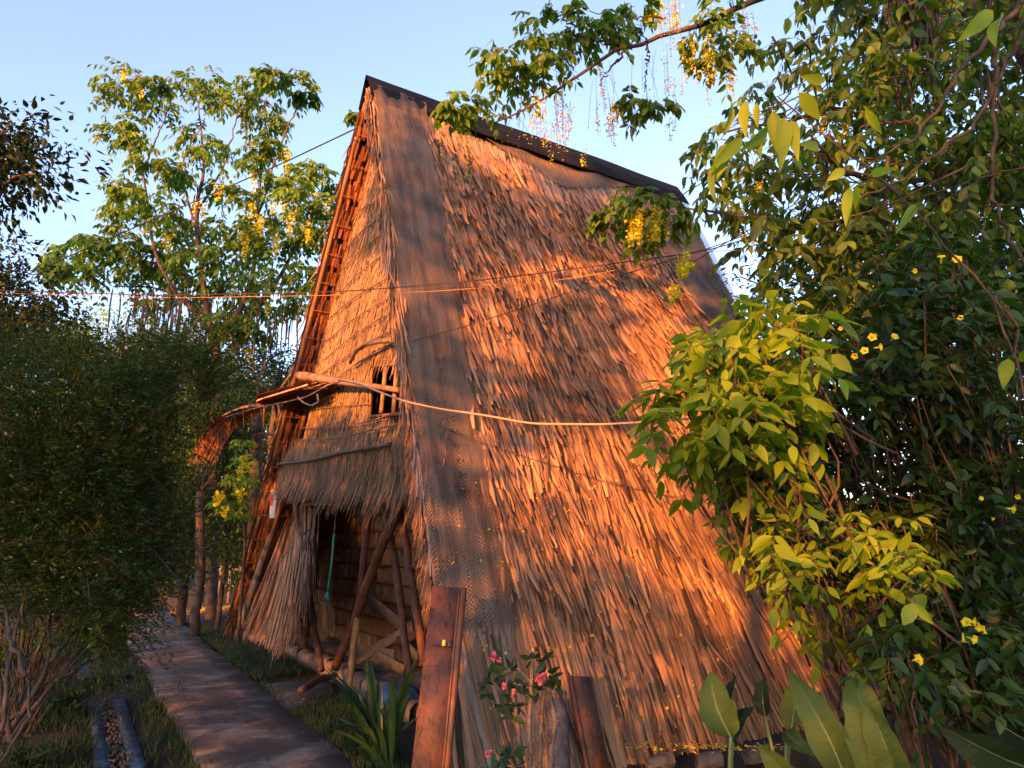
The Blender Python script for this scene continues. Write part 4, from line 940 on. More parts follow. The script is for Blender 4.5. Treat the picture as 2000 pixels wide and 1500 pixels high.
bg_tree('forest_tree', 'shaded tree at the far end of the path', (250, 1125), 24, [(230, 960, 90), (300, 1000, 90), (180, 1020, 90), (360, 1040, 80), (270, 1060, 90), (440, 1060, 70), (120, 1060, 90)], 20000, .17, 'leaf_dark', rng, 2)
bg_tree('forest_tree', 'small rounded tree top against the pale sky left of the roof edge', (545, 1120), 17, [(545, 720, 18), (555, 716, 12), (520, 712, 14), (530, 735, 24), (570, 740, 26)], 700, .12, 'leaf_far', rng, 1)
bg_tree('garden_shrub', 'dark feathery shrub behind the curved awning, hiding the tree trunks', (430, 1170), 13.4, [(430, 760, 60), (400, 850, 60), (455, 880, 50), (350, 950, 70), (430, 960, 60), (330, 1040, 60), (440, 1040, 50), (300, 1100, 60), (460, 1110, 34), (360, 800, 60)], 20000, .085, 'leaf_bush', rng, 1, group='shrubs behind the awning', tr_r=.05, cat='shrub')
# far wood closing the horizon
mb = MB(); N = 42000; ang = rng.uniform(-1.15, 1.15, N); R = rng.uniform(36, 46, N); hmax = 4.6+1.4*np.sin(ang*9)+.9*np.sin(ang*23+1)
P = np.stack([np.sin(ang)*R, np.cos(ang)*R, hmax*rng.random(N)**.8], 1); add_leaves(mb, P, rng.normal(0, 1, (N, 3)), rng.uniform(.3, .6, N), rng, LEAFQ)
tag(mb.build('far_wood', M['leaf_dark']), 'dark wood closing the horizon beyond the garden', 'wood', kind='stuff')

# trunks and fence by the far end of the path
def small_trunk(p0, p1, y, r0, r1, lb, m):
    b = at(*p0, y); b[2] = 0; o = thing('tree_trunk', b, lb, 'tree trunk'); mb = MB(); P = limb(mb, [b, (b+at(*p1, y))/2+np.array([.04, 0, 0]), at(*p1, y)], r0, r1, 9, 12, .012, rng)
    mb.build('trunk', M[m], o); mb = MB(); c = P[-1]
    for _ in range(5): limb(mb, [c, c+rng.normal(0, .3, 3)+UP*.35, c+rng.normal(0, .5, 3)+UP*.7], .02, .006, 4, 6)
    mb.build('stubs', M[m], o)
small_trunk((383, 1185), (392, 960), 12.2, .085, .065, 'pale trunk standing on the dark yard at the end of the grass strip', 'bark_mid')
small_trunk((352, 1178), (372, 1000), 13.6, .09, .07, 'darker trunk just left of the pale trunk on the yard', 'bark')
small_trunk((492, 1130), (502, 800), 12.9, .11, .09, 'mottled trunk rising behind the left roof edge', 'bark')
fc = thing('rail_fence', at(470, 1120, 19), 'low pale post and rail fence beyond the yard', 'fence')
for x in (400, 415, 432, 450, 470, 492): mb = MB(); b = at(x, 1120, 19); mb.tube([np.array([b[0], b[1], 0]), np.array([b[0], b[1], .95])], .04, 6); mb.build('post', M['grey_wood'], fc)
for z in (.85, .45): mb = MB(); a_ = at(395, 1120, 19); b_ = at(500, 1120, 19); a_[2] = b_[2] = z; mb.tube([a_, b_], .03, 6); mb.build('rail', M['grey_wood'], fc)

# leaves and yellow blossom hanging left of the hut
rng = np.random.default_rng(13)
o = thing('flowering_shrub', at(470, 1180, 11.6)*np.array([1, 1, 0]), 'sunlit shrub with yellow blossom just left of the leaning grey pole', 'shrub')
cr = MB(); fl = MB(); st = MB()
b = at(470, 1180, 11.6); b[2] = 0; limb(st, [b, at(480, 1050, 11.6), at(460, 930, 11.6)], .03, .01, 6); limb(st, [at(478, 1000, 11.6), at(450, 980, 11.4), at(430, 985, 11.3)], .015, .005, 5)
for x, y, r in ((470, 900, 24), (455, 940, 26), (480, 930, 22), (440, 985, 24), (465, 975, 24), (430, 975, 18), (470, 1000, 20), (475, 860, 18)):
    cluster(cr, st, at(x, y, 11.4+rng.normal(0, .15)), r/FPX*11.4, 8, .3, .10, rng, pairs=3, T=LEAF3)
for x, y in ((470, 925), (430, 968), (425, 975), (470, 965), (478, 900), (440, 1000), (486, 910)): f1 = MB(); raceme(f1, None, at(x, y-12, 11.1), .2, rng, 34, .08, .03); f1.build('flower_cluster', M['flower_y'], o)
st.build('stems', M['bark'], o); cr.build('leaves', M['leaf_sunlit'], o)

# ---------------------------------------------------------------- white-flowered bush, left foreground
rng = np.random.default_rng(14)
bush = thing('water_jasmine_bush', gnd(20, 1470), 'big small-leaved bush dotted with white flowers left of the path', 'bush')
st = MB(); cr = MB(); fl = MB()
root = gnd(20, 1450)
stem_px = [([(20, 1450), (60, 1380), (110, 1330), (170, 1270), (220, 1200)], 4.7), ([(10, 1450), (100, 1290), (95, 1180), (90, 1090)], 4.9), ([(20, 1450), (55, 1300), (60, 1180), (100, 1080), (140, 1000)], 5.1),
           ([(0, 1430), (20, 1300), (40, 1180), (20, 1050)], 4.6), ([(20, 1450), (-20, 1250), (-40, 1100)], 4.8), ([(60, 1380), (120, 1240), (190, 1150), (260, 1060)], 5.3), ([(30, 1400), (45, 1250), (50, 1130), (110, 1000), (100, 880)], 5.5), ([(0, 1490), (60, 1400), (50, 1320), (42, 1260)], 4.4),
           ([(100, 1290), (150, 1230), (220, 1170)], 4.8), ([(110, 1330), (180, 1290), (240, 1230)], 4.9), ([(10, 1420), (100, 1200), (180, 1040), (250, 900)], 6), ([(50, 1320), (10, 1200), (-20, 1150)], 4.5)]
for pts, y in stem_px:
    n = len(pts); limb(st, [at(px, py, y*(.93+.07*i/(n-1))+.1*i) for i, (px, py) in enumerate(pts)], rng.uniform(.009, .018), .004, 6, 18, .008, rng)
bush_poly = [(-80, 640), (20, 680), (120, 690), (200, 735), (300, 690), (360, 690), (400, 690), (400, 740), (350, 790), (320, 850), (310, 930), (340, 990), (320, 1030), (300, 1080), (300, 1130), (240, 1200), (190, 1260), (120, 1200), (40, 1180), (-80, 1260)]
nt = 9500; px = rng.uniform(-120, 520, nt*3); py = rng.uniform(600, 1270, nt*3); k = in_poly(px, py, bush_poly); px = px[k][:nt]; py = py[k][:nt]; n = len(px)
yy = 4.6+3.2*rng.random(n)**1.1+np.clip((px-250)/260, 0, 1)*.8
O = np.stack([at(a, b, c) for a, b, c in zip(px, py, yy)]); _x, _y = proj(O); O = O[(nz(O, 2.1) > -.36) & (O[:, 2] > .1) & ~((_x > 325) & (_y > 740) & (_y < 960))]; n = len(O)
ctr = at(150, 1050, 6.2); d = unit(unit(O-ctr)*.7+rng.normal(0, .6, (n, 3))+np.array([.1, 0, .25])); Lt = rng.uniform(.14, .34, n)*np.where(rng.random(n) < .12, 1.9, 1)
m = 20; s_ = np.linspace(.05, 1, m)[None]; 
P = O[:, None]+d[:, None]*(Lt[:, None]*s_)[..., None]-UP*(.25*Lt[:, None]*s_**2)[..., None]
sd = unit(np.cross(d, UP+rng.normal(0, .3, (n, 3))))[:, None]*np.where(np.arange(m) % 2, 1, -1)[None, :, None]
Yl = sd+d[:, None]*.7+rng.normal(0, .25, (n, m, 3)); kk = rng.random(n*m) > .1
add_leaves(cr, P.reshape(-1, 3)[kk], Yl.reshape(-1, 3)[kk], rng.uniform(.026, .05, n*m)[kk], rng, LEAFQ, wr=None)
# ragged outer sprays breaking the outline
ns = 800; ang = rng.uniform(0, 1, ns); bp = np.array([(-80, 600), (20, 630), (120, 640), (200, 680), (300, 640), (370, 630), (400, 690), (400, 735), (350, 790), (315, 860), (305, 930), (340, 990), (320, 1030), (295, 1090), (240, 1200), (200, 1260)], float)
fi = ang*(len(bp)-1.001); ii_ = fi.astype(int); bq = bp[ii_]+(bp[ii_+1]-bp[ii_])*(fi-ii_)[:, None]
for q in range(ns):
    
    if bq[q, 0] > 290 and 745 < bq[q, 1] < 1010: continue
    o_ = at(bq[q, 0]-12, bq[q, 1]+(75 if bq[q, 1] < 720 else 20), rng.uniform(5, 7.6)); dd = unit(unit(o_-ctr)+rng.normal(0, .45, 3)+np.array([0, 0, .35])); Lq = rng.uniform(.2, .5)*(1.5 if bq[q, 1] < 720 else 1); mm = int(Lq*75); tt = np.linspace(.05, 1, mm)
    Pq = o_+dd*(Lq*tt)[:, None]-UP*(.3*Lq*tt**2)[:, None]; sq = unit(np.cross(dd, UP))*np.where(np.arange(mm) % 2, 1, -1)[:, None]
    add_leaves(cr, Pq, sq+dd*.7+rng.normal(0, .25, (mm, 3)), rng.uniform(.026, .05, mm), rng, LEAFQ); st.tube([o_, o_+dd*Lq*.5-UP*.075*Lq, o_+dd*Lq-UP*.3*Lq], .002, 3, cap=False)
for i in range(0, n, 3): st.tube([O[i]-d[i]*.08, O[i]+d[i]*Lt[i]*.5-UP*.06*Lt[i], O[i]+d[i]*Lt[i]-UP*.25*Lt[i]], .0022, 3, cap=False)
nf = 420; i = rng.integers(0, n, nf); P = O[i]+d[i]*Lt[i][:, None]*.6+rng.normal(0, .02, (nf, 3)); X, Yy, Z = frames(rng.normal(0, 1, (nf, 3)), rng); fl.inst(FLOWER[0], FLOWER[1], P, X, Yy, Z, rng.uniform(.009, .015, nf))
for q in range(40):               # thin young stems
    x0 = rng.uniform(-40, 60); xa = rng.uniform(-60, 250); yq = rng.uniform(4.5, 6.0); ya = rng.uniform(1000, 1220)
    limb(st, [at(x0, 1440, 4.8), at(x0*.5+xa*.5+rng.normal(0, 15), 1330-rng.uniform(0, 60), yq*.5+2.4), at(xa, ya, yq)], .006, .002, 4, 9, .01, rng)
st.build('stems', M['stem'], bush); cr.build('leaves', M['leaf_bush'], bush); fl.build('flowers', M['flower_w'], bush)['kind'] = 'stuff'
# low leafy things at the bush's foot
def herb(name, label, c, r, n, leaf, mt, rng, cat='plant', hgt=.3, T=LEAF3, flowers=0):
    o = thing(name, c*np.array([1, 1, 0]), label, cat); cr = MB(); st = MB(); fl = MB()
    for _ in range(n):
        b = c+np.array([rng.normal(0, r*.25), rng.normal(0, r*.25), 0]); b[2] = 0; tp = c+unit(rng.normal(0, 1, 3))*r*rng.random()**.5*np.array([1, 1, .6])+UP*hgt; P = limb(st, [b, (b+tp)/2+rng.normal(0, .02, 3), tp], .005, .002, 4, 7)
        q = 9; i = rng.integers(2, 7, q); add_leaves(cr, P[i]+rng.normal(0, .01, (q, 3)), unit(rng.normal(0, 1, (q, 3))*np.array([1, 1, .4])), leaf*rng.uniform(.7, 1.3, q), rng, T)
        if flowers and _ == 0: X, Yy, Z = frames(rng.normal(0, 1, (1, 3)), rng); fl.inst(FLOWER[0], FLOWER[1], tp[None]+UP*.02, X, Yy, Z, .022)
    st.build('stems', M['bark'], o); cr.build('leaves', M[mt], o)
    if flowers: fl.build('flower', M['flower_y'], o)
herb('garden_herb', 'leafy plant with a yellow flower in the bottom left corner', gnd(40, 1520), .22, 22, .055, 'leaf_tecoma', rng, flowers=.04, hgt=.16)
herb('garden_herb', 'broad-leaved seedling between the bush stems and the blue tarpaulin', gnd(130, 1400), .28, 26, .07, 'leaf_tecoma', rng, hgt=.22)
herb('garden_herb', 'plant with sunlit-yellow coloured leaves behind the bush stems at the left edge', gnd(60, 1300), .6, 70, .08, 'leaf_sunlit', rng, hgt=.4)

# ---------------------------------------------------------------- strap-leaved plant by the plank
def strap(mb, rngs, b, tip, w, arch, n=12):
    t = np.linspace(0, 1, n)[:, None]; P = b+(tip-b)*t; P[:, 2] += (arch*np.sin(math.pi*t[:, 0]**.8)); T_ = unit(np.gradient(P, axis=0)); S_ = unit(np.cross(T_, UP+rngs.normal(0, .3, 3))); N_ = np.cross(S_, T_)
    ww = (w*np.sin(math.pi*np.clip(.16+.84*t, 0, 1))**.6*np.where(t > .97, .15, 1)); mb.grid(np.stack([P-S_*ww/2+N_*ww*.2, P, P+S_*ww/2+N_*ww*.2]))
rng = np.random.default_rng(15)
sp = thing('spider_lily', gnd(745, 1510), 'clump of long strap leaves growing left of the tall varnished plank', 'plant')
mb = MB(); c = gnd(748, 1520)
tips = [(640, 1308), (700, 1290), (660, 1330), (718, 1305), (735, 1330), (790, 1298), (815, 1288), (822, 1330), (650, 1395), (655, 1360), (680, 1420), (680, 1455), (640, 1420), (800, 1350), (770, 1340), (745, 1380), (700, 1370), (810, 1400), (720, 1420), (790, 1420), (670, 1480), (760, 1320), (690, 1340)]
for i, (x, y) in enumerate(tips+tips[:14]):
    tp = at(x+rng.normal(0, 8), y+rng.normal(0, 8), c[1]+rng.uniform(-.35, .3)); strap(mb, rng, c+np.array([rng.normal(0, .05), rng.normal(0, .05), 0]), tp, rng.uniform(.03, .05), rng.uniform(.05, .17))
mb.build('leaves', M['leaf_strap'], sp)

# ---------------------------------------------------------------- crown of thorns with pink flowers
rng = np.random.default_rng(16)
YE = 4.15
eu = thing('crown_of_thorns', gnd(1060, 1640), 'spiny-stemmed plant with pink flowers in front of the thatch', 'plant')
st = MB(); cr = MB(); fl = MB()
def E(x, y, d=0): return at(x, y, YE+d)
gz = E(1055, 1600); gz[2] = 0
for pts in ([(1050, 1600), (1052, 1500), (1058, 1420), (1062, 1345)], [(1040, 1600), (1020, 1520), (1015, 1440), (1000, 1350)], [(1045, 1600), (1035, 1500), (1035, 1430), (1040, 1300)], [(1030, 1600), (985, 1540), (965, 1490)], [(1060, 1600), (1075, 1480), (1085, 1400), (1070, 1330)]):
    P = limb(st, [gz+np.array([rng.normal(0, .03), rng.normal(0, .03), 0])]+[E(x, y, rng.normal(0, .04)) for x, y in pts[1:]], .018, .010, 8, 26, .003, rng)
    for q in np.repeat(P[3:], 12, 0):
        d = unit(rng.normal(0, 1, 3)*np.array([1, 1, .4])); st.tube([q+d*.010, q+d*.034], [.0022, .0005], 3, cap=False)
for x, y, n in ((965, 1300, 8), (1000, 1310, 9), (960, 1330, 7), (990, 1350, 9), (1010, 1340, 8), (950, 1350, 6), (1005, 1380, 8), (980, 1375, 7), (1040, 1290, 7), (1065, 1290, 6), (1085, 1340, 7), (1075, 1320, 5), (1050, 1350, 5), (995, 1400, 5), (950, 1310, 5), (975, 1480, 8), (1000, 1470, 7), (960, 1500, 7), (1000, 1500, 7), (950, 1530, 6), (1030, 1345, 5)):
    c = E(x, y, rng.normal(0, .05)); d = unit(rng.normal(0, 1, (n, 3))*np.array([1, .8, .8])+np.array([0, -.35, .1])); add_leaves(cr, c+d*.012, d, rng.uniform(.05, .085, n), rng, LEAF5, jit=.8, wr=1.6)
for x, y, s_ in ((963, 1284, .032), (1055, 1326, .040), (953, 1474, .026), (985, 1342, .022), (1004, 1352, .018), (975, 1290, .02), (1063, 1322, .02)):
    c = E(x, y, -.11); n = 7; fl = MB()
    for lay_ in range(5):
        a_ = rng.uniform(0, 6.28, n)+np.arange(n); d = np.stack([np.cos(a_)*(.35+.5*lay_/4), np.full(n, -.9+.25*lay_), np.sin(a_)*(.35+.5*lay_/4)], 1); add_leaves(fl, np.repeat((c+np.array([0, .006*lay_, 0]))[None], n, 0), d, np.full(n, s_*(.55+.45*lay_/4)), rng, LEAF3, jit=.2, wr=1.7)
    fl.build('flower', M['flower_pink'], eu)
st.build('spiny_stems', M['pole_grey'], eu); cr.build('leaves', M['leaf_thorn'], eu)

# ---------------------------------------------------------------- broad-leaved plants, lower right
rng = np.random.default_rng(17)
def broad(o, b, tip, w, bend, roll, mt, n=64, m=11, face=None):
    """one big ribbed blade with its stalk; b/tip 3D, bend = sideways bow of midrib"""
    t = np.linspace(0, 1, n)[:, None]; ax = unit(tip-b); toc = unit(CAM*np.array([1, 1, 1])-(b+tip)/2) if face is None else unit(np.asarray(face, float))
    S_ = unit(np.cross(ax, toc)); Nn = unit(np.cross(S_, ax)); c, s_ = math.cos(roll), math.sin(roll); S2 = S_*c+Nn*s_; N2 = -S_*s_+Nn*c
    P = b+(tip-b)*t+S2*(bend*np.sin(math.pi*t))+N2*(.12*np.linalg.norm(tip-b)*np.sin(math.pi*t))
    q = np.linspace(-1, 1, m)[None, :]; prof = np.sin(math.pi*np.clip(t, .0, 1)**.8)**.62*(1-.15*t)
    W = prof*w*.5*(1+.05*np.sin(t*19))
    G = P[:, None, :]+S2*(q*W)[..., None]+N2*(abs(q)*W*.35 + .022*w*np.sin(t*95-abs(q)*9)*np.minimum(abs(q)*2, 1)*(1-.6*abs(q)) + .03*w*np.sin(t*13+q*2)*abs(q))[..., None]
    mb = MB(); mb.grid(G); lf = mb.build('leaf', M[mt], o)
    mb = MB(); mb.tube(P-N2*.0-N2*.002, np.linspace(.008, .002, n)*(w/.3)**.5, 5); mb.build('midrib', M['midrib'], o).parent = lf
    bpy.data.objects[lf.name]
    ml = [c_ for c_ in bpy.data.objects if c_.parent == lf][-1]; 
    # keep the midrib where it was built
    ml.location = (0, 0, 0)
    return P[0]
def stalks(o, root, tops, r=.014):
    for tp in tops:
        mb = MB(); limb(mb, [root+np.array([rng.normal(0, .02), rng.normal(0, .02), 0]), (root+tp)/2+np.array([rng.normal(0, .02), 0, .03]), tp], r, r*.6, 7, 10); mb.build('stalk', M['midrib'], o)
def B(x, y, d): return at(x, y, d)
o = thing('dumb_cane', B(1435, 1600, 4.3)*np.array([1, 1, 0]), 'young broad-leaved plant standing leftmost in front of the thatch', 'plant', 'broad-leaved plants at lower right')
r_ = B(1428, 1600, 4.3); r_[2] = 0
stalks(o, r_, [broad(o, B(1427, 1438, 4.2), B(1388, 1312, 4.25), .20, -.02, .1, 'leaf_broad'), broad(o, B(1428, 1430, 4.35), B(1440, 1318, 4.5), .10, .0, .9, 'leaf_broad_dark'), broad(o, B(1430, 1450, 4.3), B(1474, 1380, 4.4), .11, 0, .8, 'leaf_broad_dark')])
o = thing('dumb_cane', B(1520, 1600, 4.3)*np.array([1, 1, 0]), 'slim broad-leaved plant second from the left, its short leaf bending to the lower right', 'plant', 'broad-leaved plants at lower right')
r_ = B(1525, 1600, 4.3); r_[2] = 0
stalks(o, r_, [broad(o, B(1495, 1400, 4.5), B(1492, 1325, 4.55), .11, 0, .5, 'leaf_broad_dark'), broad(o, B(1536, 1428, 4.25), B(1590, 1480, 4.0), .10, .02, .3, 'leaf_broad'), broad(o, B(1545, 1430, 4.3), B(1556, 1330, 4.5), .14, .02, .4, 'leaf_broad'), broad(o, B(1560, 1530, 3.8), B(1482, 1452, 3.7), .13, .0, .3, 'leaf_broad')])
o = thing('dumb_cane', B(1650, 1700, 3.9)*np.array([1, 1, 0]), 'broad-leaved plant with the long blade leaning left in the middle of the group', 'plant', 'broad-leaved plants at lower right')
r_ = B(1660, 1680, 3.9); r_[2] = 0
stalks(o, r_, [broad(o, B(1655, 1530, 3.8), B(1542, 1312, 3.9), .19, .03, .15, 'leaf_broad')])
o = thing('dumb_cane', B(1730, 1700, 3.8)*np.array([1, 1, 0]), 'broad-leaved plant with the tallest, widest blade of the group', 'plant', 'broad-leaved plants at lower right')
r_ = B(1730, 1680, 3.8); r_[2] = 0
stalks(o, r_, [broad(o, B(1715, 1540, 3.7), B(1662, 1305, 3.85), .21, .02, .1, 'leaf_broad'), broad(o, B(1745, 1560, 3.75), B(1690, 1370, 3.7), .19, .05, .3, 'leaf_broad')])
o = thing('dumb_cane', B(2050, 1640, 3.6)*np.array([1, 1, 0]), 'shaded broad-leaved plant in the bottom right corner', 'plant', 'broad-leaved plants at lower right')
r_ = B(2060, 1600, 3.6); r_[2] = 0
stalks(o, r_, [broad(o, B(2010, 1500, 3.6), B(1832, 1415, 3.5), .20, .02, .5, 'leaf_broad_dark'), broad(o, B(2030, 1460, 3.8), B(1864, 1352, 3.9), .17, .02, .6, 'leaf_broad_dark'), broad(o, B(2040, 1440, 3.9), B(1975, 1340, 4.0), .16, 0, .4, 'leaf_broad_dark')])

# ---------------------------------------------------------------- big golden shower tree, right
rng = np.random.default_rng(18)
gt_ = thing('golden_shower_tree', B(2250, 1250, 7.5)*np.array([1, 1, 0]), 'big golden shower tree overhanging from the right with hanging black pods', 'tree')
tr = MB(); cr = MB(); st = MB(); fl = MB(); pd = MB()
def R(x, y, d): return at(x, y, d)
rt = R(2250, 1150, 7.5); rt[2] = 0
limb(tr, [rt, R(2200, 700, 7.4), R(2080, 300, 7.0), R(1950, -60, 6.6)], .22, .12, 10, 20, .02, rng)
main = [([(1950, -60, 6.6), (1700, -90, 6.3), (1530, -30, 6.1), (1400, 40, 6.0), (1240, 82, 6.0), (1150, 130, 6.0), (1080, 185, 6.0), (1000, 232, 6.0), (960, 242, 6.0)], .055, .006),
        ([(1215, 90, 6), (1150, 78, 6), (1110, 60, 6)], .014, .005), ([(1230, 85, 6), (1195, 130, 6.05), (1170, 165, 6.1)], .015, .005), ([(1262, 76, 6), (1266, 110, 6), (1258, 180, 6)], .012, .004), ([(1140, 60, 6.0), (1075, 20, 6), (1070, -20, 6)], .01, .004),
        ([(1300, 35, 6), (1200, 34, 6), (1150, 20, 6)], .009, .004), ([(1080, 150, 6.0), (1010, 140, 5.9), (960, 130, 5.9)], .010, .004), ([(1000, 232, 6), (940, 215, 5.9), (880, 205, 5.9)], .007, .003),
        ([(2080, 300, 7), (1850, 330, 6.6), (1740, 370, 6.2), (1640, 330, 5.6), (1580, 260, 5.2)], .05, .01), ([(1950, -60, 6.6), (1780, 160, 6.4), (1680, 200, 6.3), (1560, 230, 6.2), (1400, 260, 6.0)], .045, .008),
        ([(2080, 300, 7), (1960, 350, 6.8), (1860, 380, 6.6), (1720, 470, 6.2), (1560, 440, 6.0), (1450, 420, 6.0), (1310, 405, 7.2)], .04, .006), ([(1950, -60, 6.6), (1800, 20, 6.2), (1660, 120, 5.8)], .04, .008),
        ([(2000, 0, 5.2), (1880, 130, 5.0), (1800, 260, 4.9), (1680, 330, 4.7)], .025, .006), ([(2000, 60, 5.4), (1900, 250, 5.2), (1760, 350, 5), (1640, 400, 4.8)], .02, .006), ([(1930, -50, 5.4), (1945, 200, 5.3), (1935, 400, 5.2), (2010, 530, 5.0)], .022, .012),
        ([(1728, 300, 5.5), (1735, 420, 5.4), (1728, 500, 5.4), (1720, 620, 5.3)], .016, .008), ([(1680, 250, 4.6), (1720, 240, 4.6), (1790, 235, 4.6)], .010, .010)]
for pts, r0, r1 in main: limb(tr, [R(*p) for p in pts], r0, r1, 7, 30, .012, rng)
# pinnate clusters (x, y, radius px, depth)
cl = [(900, 205, 30, 5.9), (935, 210, 28, 5.9), (880, 222, 18, 5.9), (975, 130, 40, 5.9), (1010, 90, 36, 5.9), (955, 165, 30, 5.9), (1020, 150, 40, 5.9), (1060, 130, 34, 5.9), (1050, 40, 30, 6), (1100, 60, 44, 6), (1150, 60, 40, 6), (1190, 70, 36, 6), (1230, 40, 26, 6), (1090, 100, 36, 6), (1190, 40, 26, 6), (1130, 20, 18, 6), (1250, 205, 34, 6), (1285, 200, 24, 6), (1230, 190, 20, 6),
      (1250, 10, 24, 6), (1380, 60, 34, 6), (1420, 100, 40, 6), (1440, 60, 40, 6), (1400, 20, 30, 6.2), (1380, 110, 26, 6), (1240, 400, 40, 5.3), (1200, 425, 28, 5.3), (1280, 395, 30, 5.3), (1250, 440, 34, 5.3), (1300, 430, 26, 5.3), (1250, 480, 22, 5.3), (1320, 420, 22, 5.4)]
cr2 = MB()
for x, y, r, d in cl:
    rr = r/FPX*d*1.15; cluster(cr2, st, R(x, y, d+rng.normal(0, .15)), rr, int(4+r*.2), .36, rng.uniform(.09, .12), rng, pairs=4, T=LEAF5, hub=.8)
# the crown: leaf sprays through a deep volume
crown_poly = [(1370, 270), (1440, 210), (1500, 140), (1560, 60), (1600, -80), (2150, -80), (2150, 640), (1900, 660), (1700, 640), (1600, 600), (1530, 600), (1500, 530), (1440, 450), (1410, 380), (1380, 330)]
n = 1500; px = rng.uniform(1290, 2150, n*3); py = rng.uniform(-80, 660, n*3); k = in_poly(px, py, crown_poly); px = px[k][:n]; py = py[k][:n]; n = len(px)
yy = 5.2+4.2*rng.random(n)+np.clip((1500-px)/200, 0, 1)*.8
O = np.stack([R(a, b, c) for a, b, c in zip(px, py, yy)]); k = (nz(O, 1.7, .4) > -.22+.22*(px < 1600)); O = O[k]; n = len(O)
for s_ in range(2):
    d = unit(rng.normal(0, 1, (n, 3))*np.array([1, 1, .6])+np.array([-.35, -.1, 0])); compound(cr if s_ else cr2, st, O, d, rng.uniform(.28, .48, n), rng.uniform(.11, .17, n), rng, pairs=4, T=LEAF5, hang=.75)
tw = MB()
for i in range(0, n, 4): limb(tr, [O[i], O[i]+rng.normal(0, .25, 3)+np.array([.3, .1, .1]), O[i]+np.array([.8, .2, .25])+rng.normal(0, .3, 3)], .004, .010, 4, 7, .01, rng)
# flower chains
for x, y, d, n_, L in ((1310, 20, 6, 8, .4), (1370, 70, 6, 8, .5), (1350, 110, 6, 5, .4), (1400, 30, 6.1, 6, .4), (1440, 20, 6.2, 5, .4), (1060, 180, 6, 6, .45), (1090, 175, 6, 7, .5), (1075, 215, 6, 6, .4), (1110, 200, 6, 4, .35), (1040, 175, 6, 3, .3), (1185, 140, 6, 3, .4), (1165, 190, 6, 4, .4), (1200, 200, 6, 3, .3), (1190, 230, 6, 3, .25), (1225, 170, 6, 4, .35), (1290, 100, 6, 3, .5), (1305, 150, 6, 2, .35), (1300, 225, 6, 3, .2), (1340, 100, 6, 3, .4), (1450, 30, 6.1, 4, .3), (1290, 10, 6, 5, .3), (1330, 0, 6, 5, .3),
                       (1245, 410, 5.2, 3, .27), (1240, 420, 5.2, 3, .24), (1272, 405, 5.2, 4, .36), (1282, 400, 5.2, 3, .3), (1300, 425, 5.2, 1, .2), (1330, 490, 5.2, 2, .18), (1322, 515, 5.2, 2, .12), (1320, 560, 5.2, 2, .12), (1355, 515, 5.2, 1, .05),
                       (910, 240, 5.9, 3, .3), (935, 250, 5.9, 2, .2), (912, 300, 5.9, 2, .2), (1160, 300, 6, 1, .15), (1065, 278, 6, 2, .12), (1840, 20, 6, 6, .3), (1860, 10, 6, 5, .3), (1460, 455, 6, 2, .12), (1620, 230, 5.6, 3, .2), (1480, 360, 5.8, 3, .2), (1900, 90, 6, 3, .3), (1440, 120, 6, 3, .3), (1670, 520, 5.6, 2, .2), (1750, 300, 6, 3, .2), (1550, 380, 6, 2, .2)):
    for _ in range(max(1, int(n_*(.7 if y < 390 else 1)))): 
        fresh = 1230 < x < 1360 and y > 380
        raceme(fl, st, R(x+rng.normal(0, 7 if fresh else 16), y+rng.normal(0, 6 if fresh else 10), d+rng.normal(0, .08)), L*rng.uniform(.75, 1.1), rng, 58 if fresh else 26, .035 if fresh else .045, .014 if fresh else .012)
# bare hanging stalks of spent chains
for _ in range(28):
    x = rng.uniform(980, 1330); y = 240-(x-980)*.45+rng.normal(0, 14); p = R(x, y, 6+rng.normal(0, .1)); L = rng.uniform(.25, .55); dx = rng.normal(0, .04)
    st.tube([p, p+np.array([dx, 0, -L*.5]), p+np.array([dx*1.6, 0, -L])], .0016, 3, cap=False); q = 5; t = rng.uniform(.5, 1, q)
    P = p+np.stack([dx*1.4*t, rng.normal(0, .012, q), -L*t], 1)+rng.normal(0, .012, (q, 3)); X, Yy, Z = frames(rng.normal(0, 1, (q, 3)), rng); fl.inst(BUD[0], BUD[1], P, X, Yy, Z, .006)
for x, y, d, n_ in ((1755, -40, 5.6, 12), (1785, -30, 5.6, 14), (1770, -20, 5.6, 10), (1800, 60, 5.6, 6), (1740, 120, 5.7, 3), (1880, 560, 6, 3), (1930, 150, 6, 4)): pods(pd, R(x, y, d), n_, .45, .75, .06, .013, rng)
for (x, y) in ((1750, 120), (1792, 260), (1812, 230)): pods(pd, R(x, y-30, 5.8), 2, .5, .8, .02, .013, rng)
tr.build('trunk', M['bark'], gt_); cr.build('crown', M['leaf_cassia'], gt_); cr2.build('outer_sprays', M['leaf_cassia_sunlit'], gt_); st.build('twigs', M['bark'], gt_); fl.build('flower_chains', M['flower_y'], gt_)['kind'] = 'stuff'; build_pods(gt_)
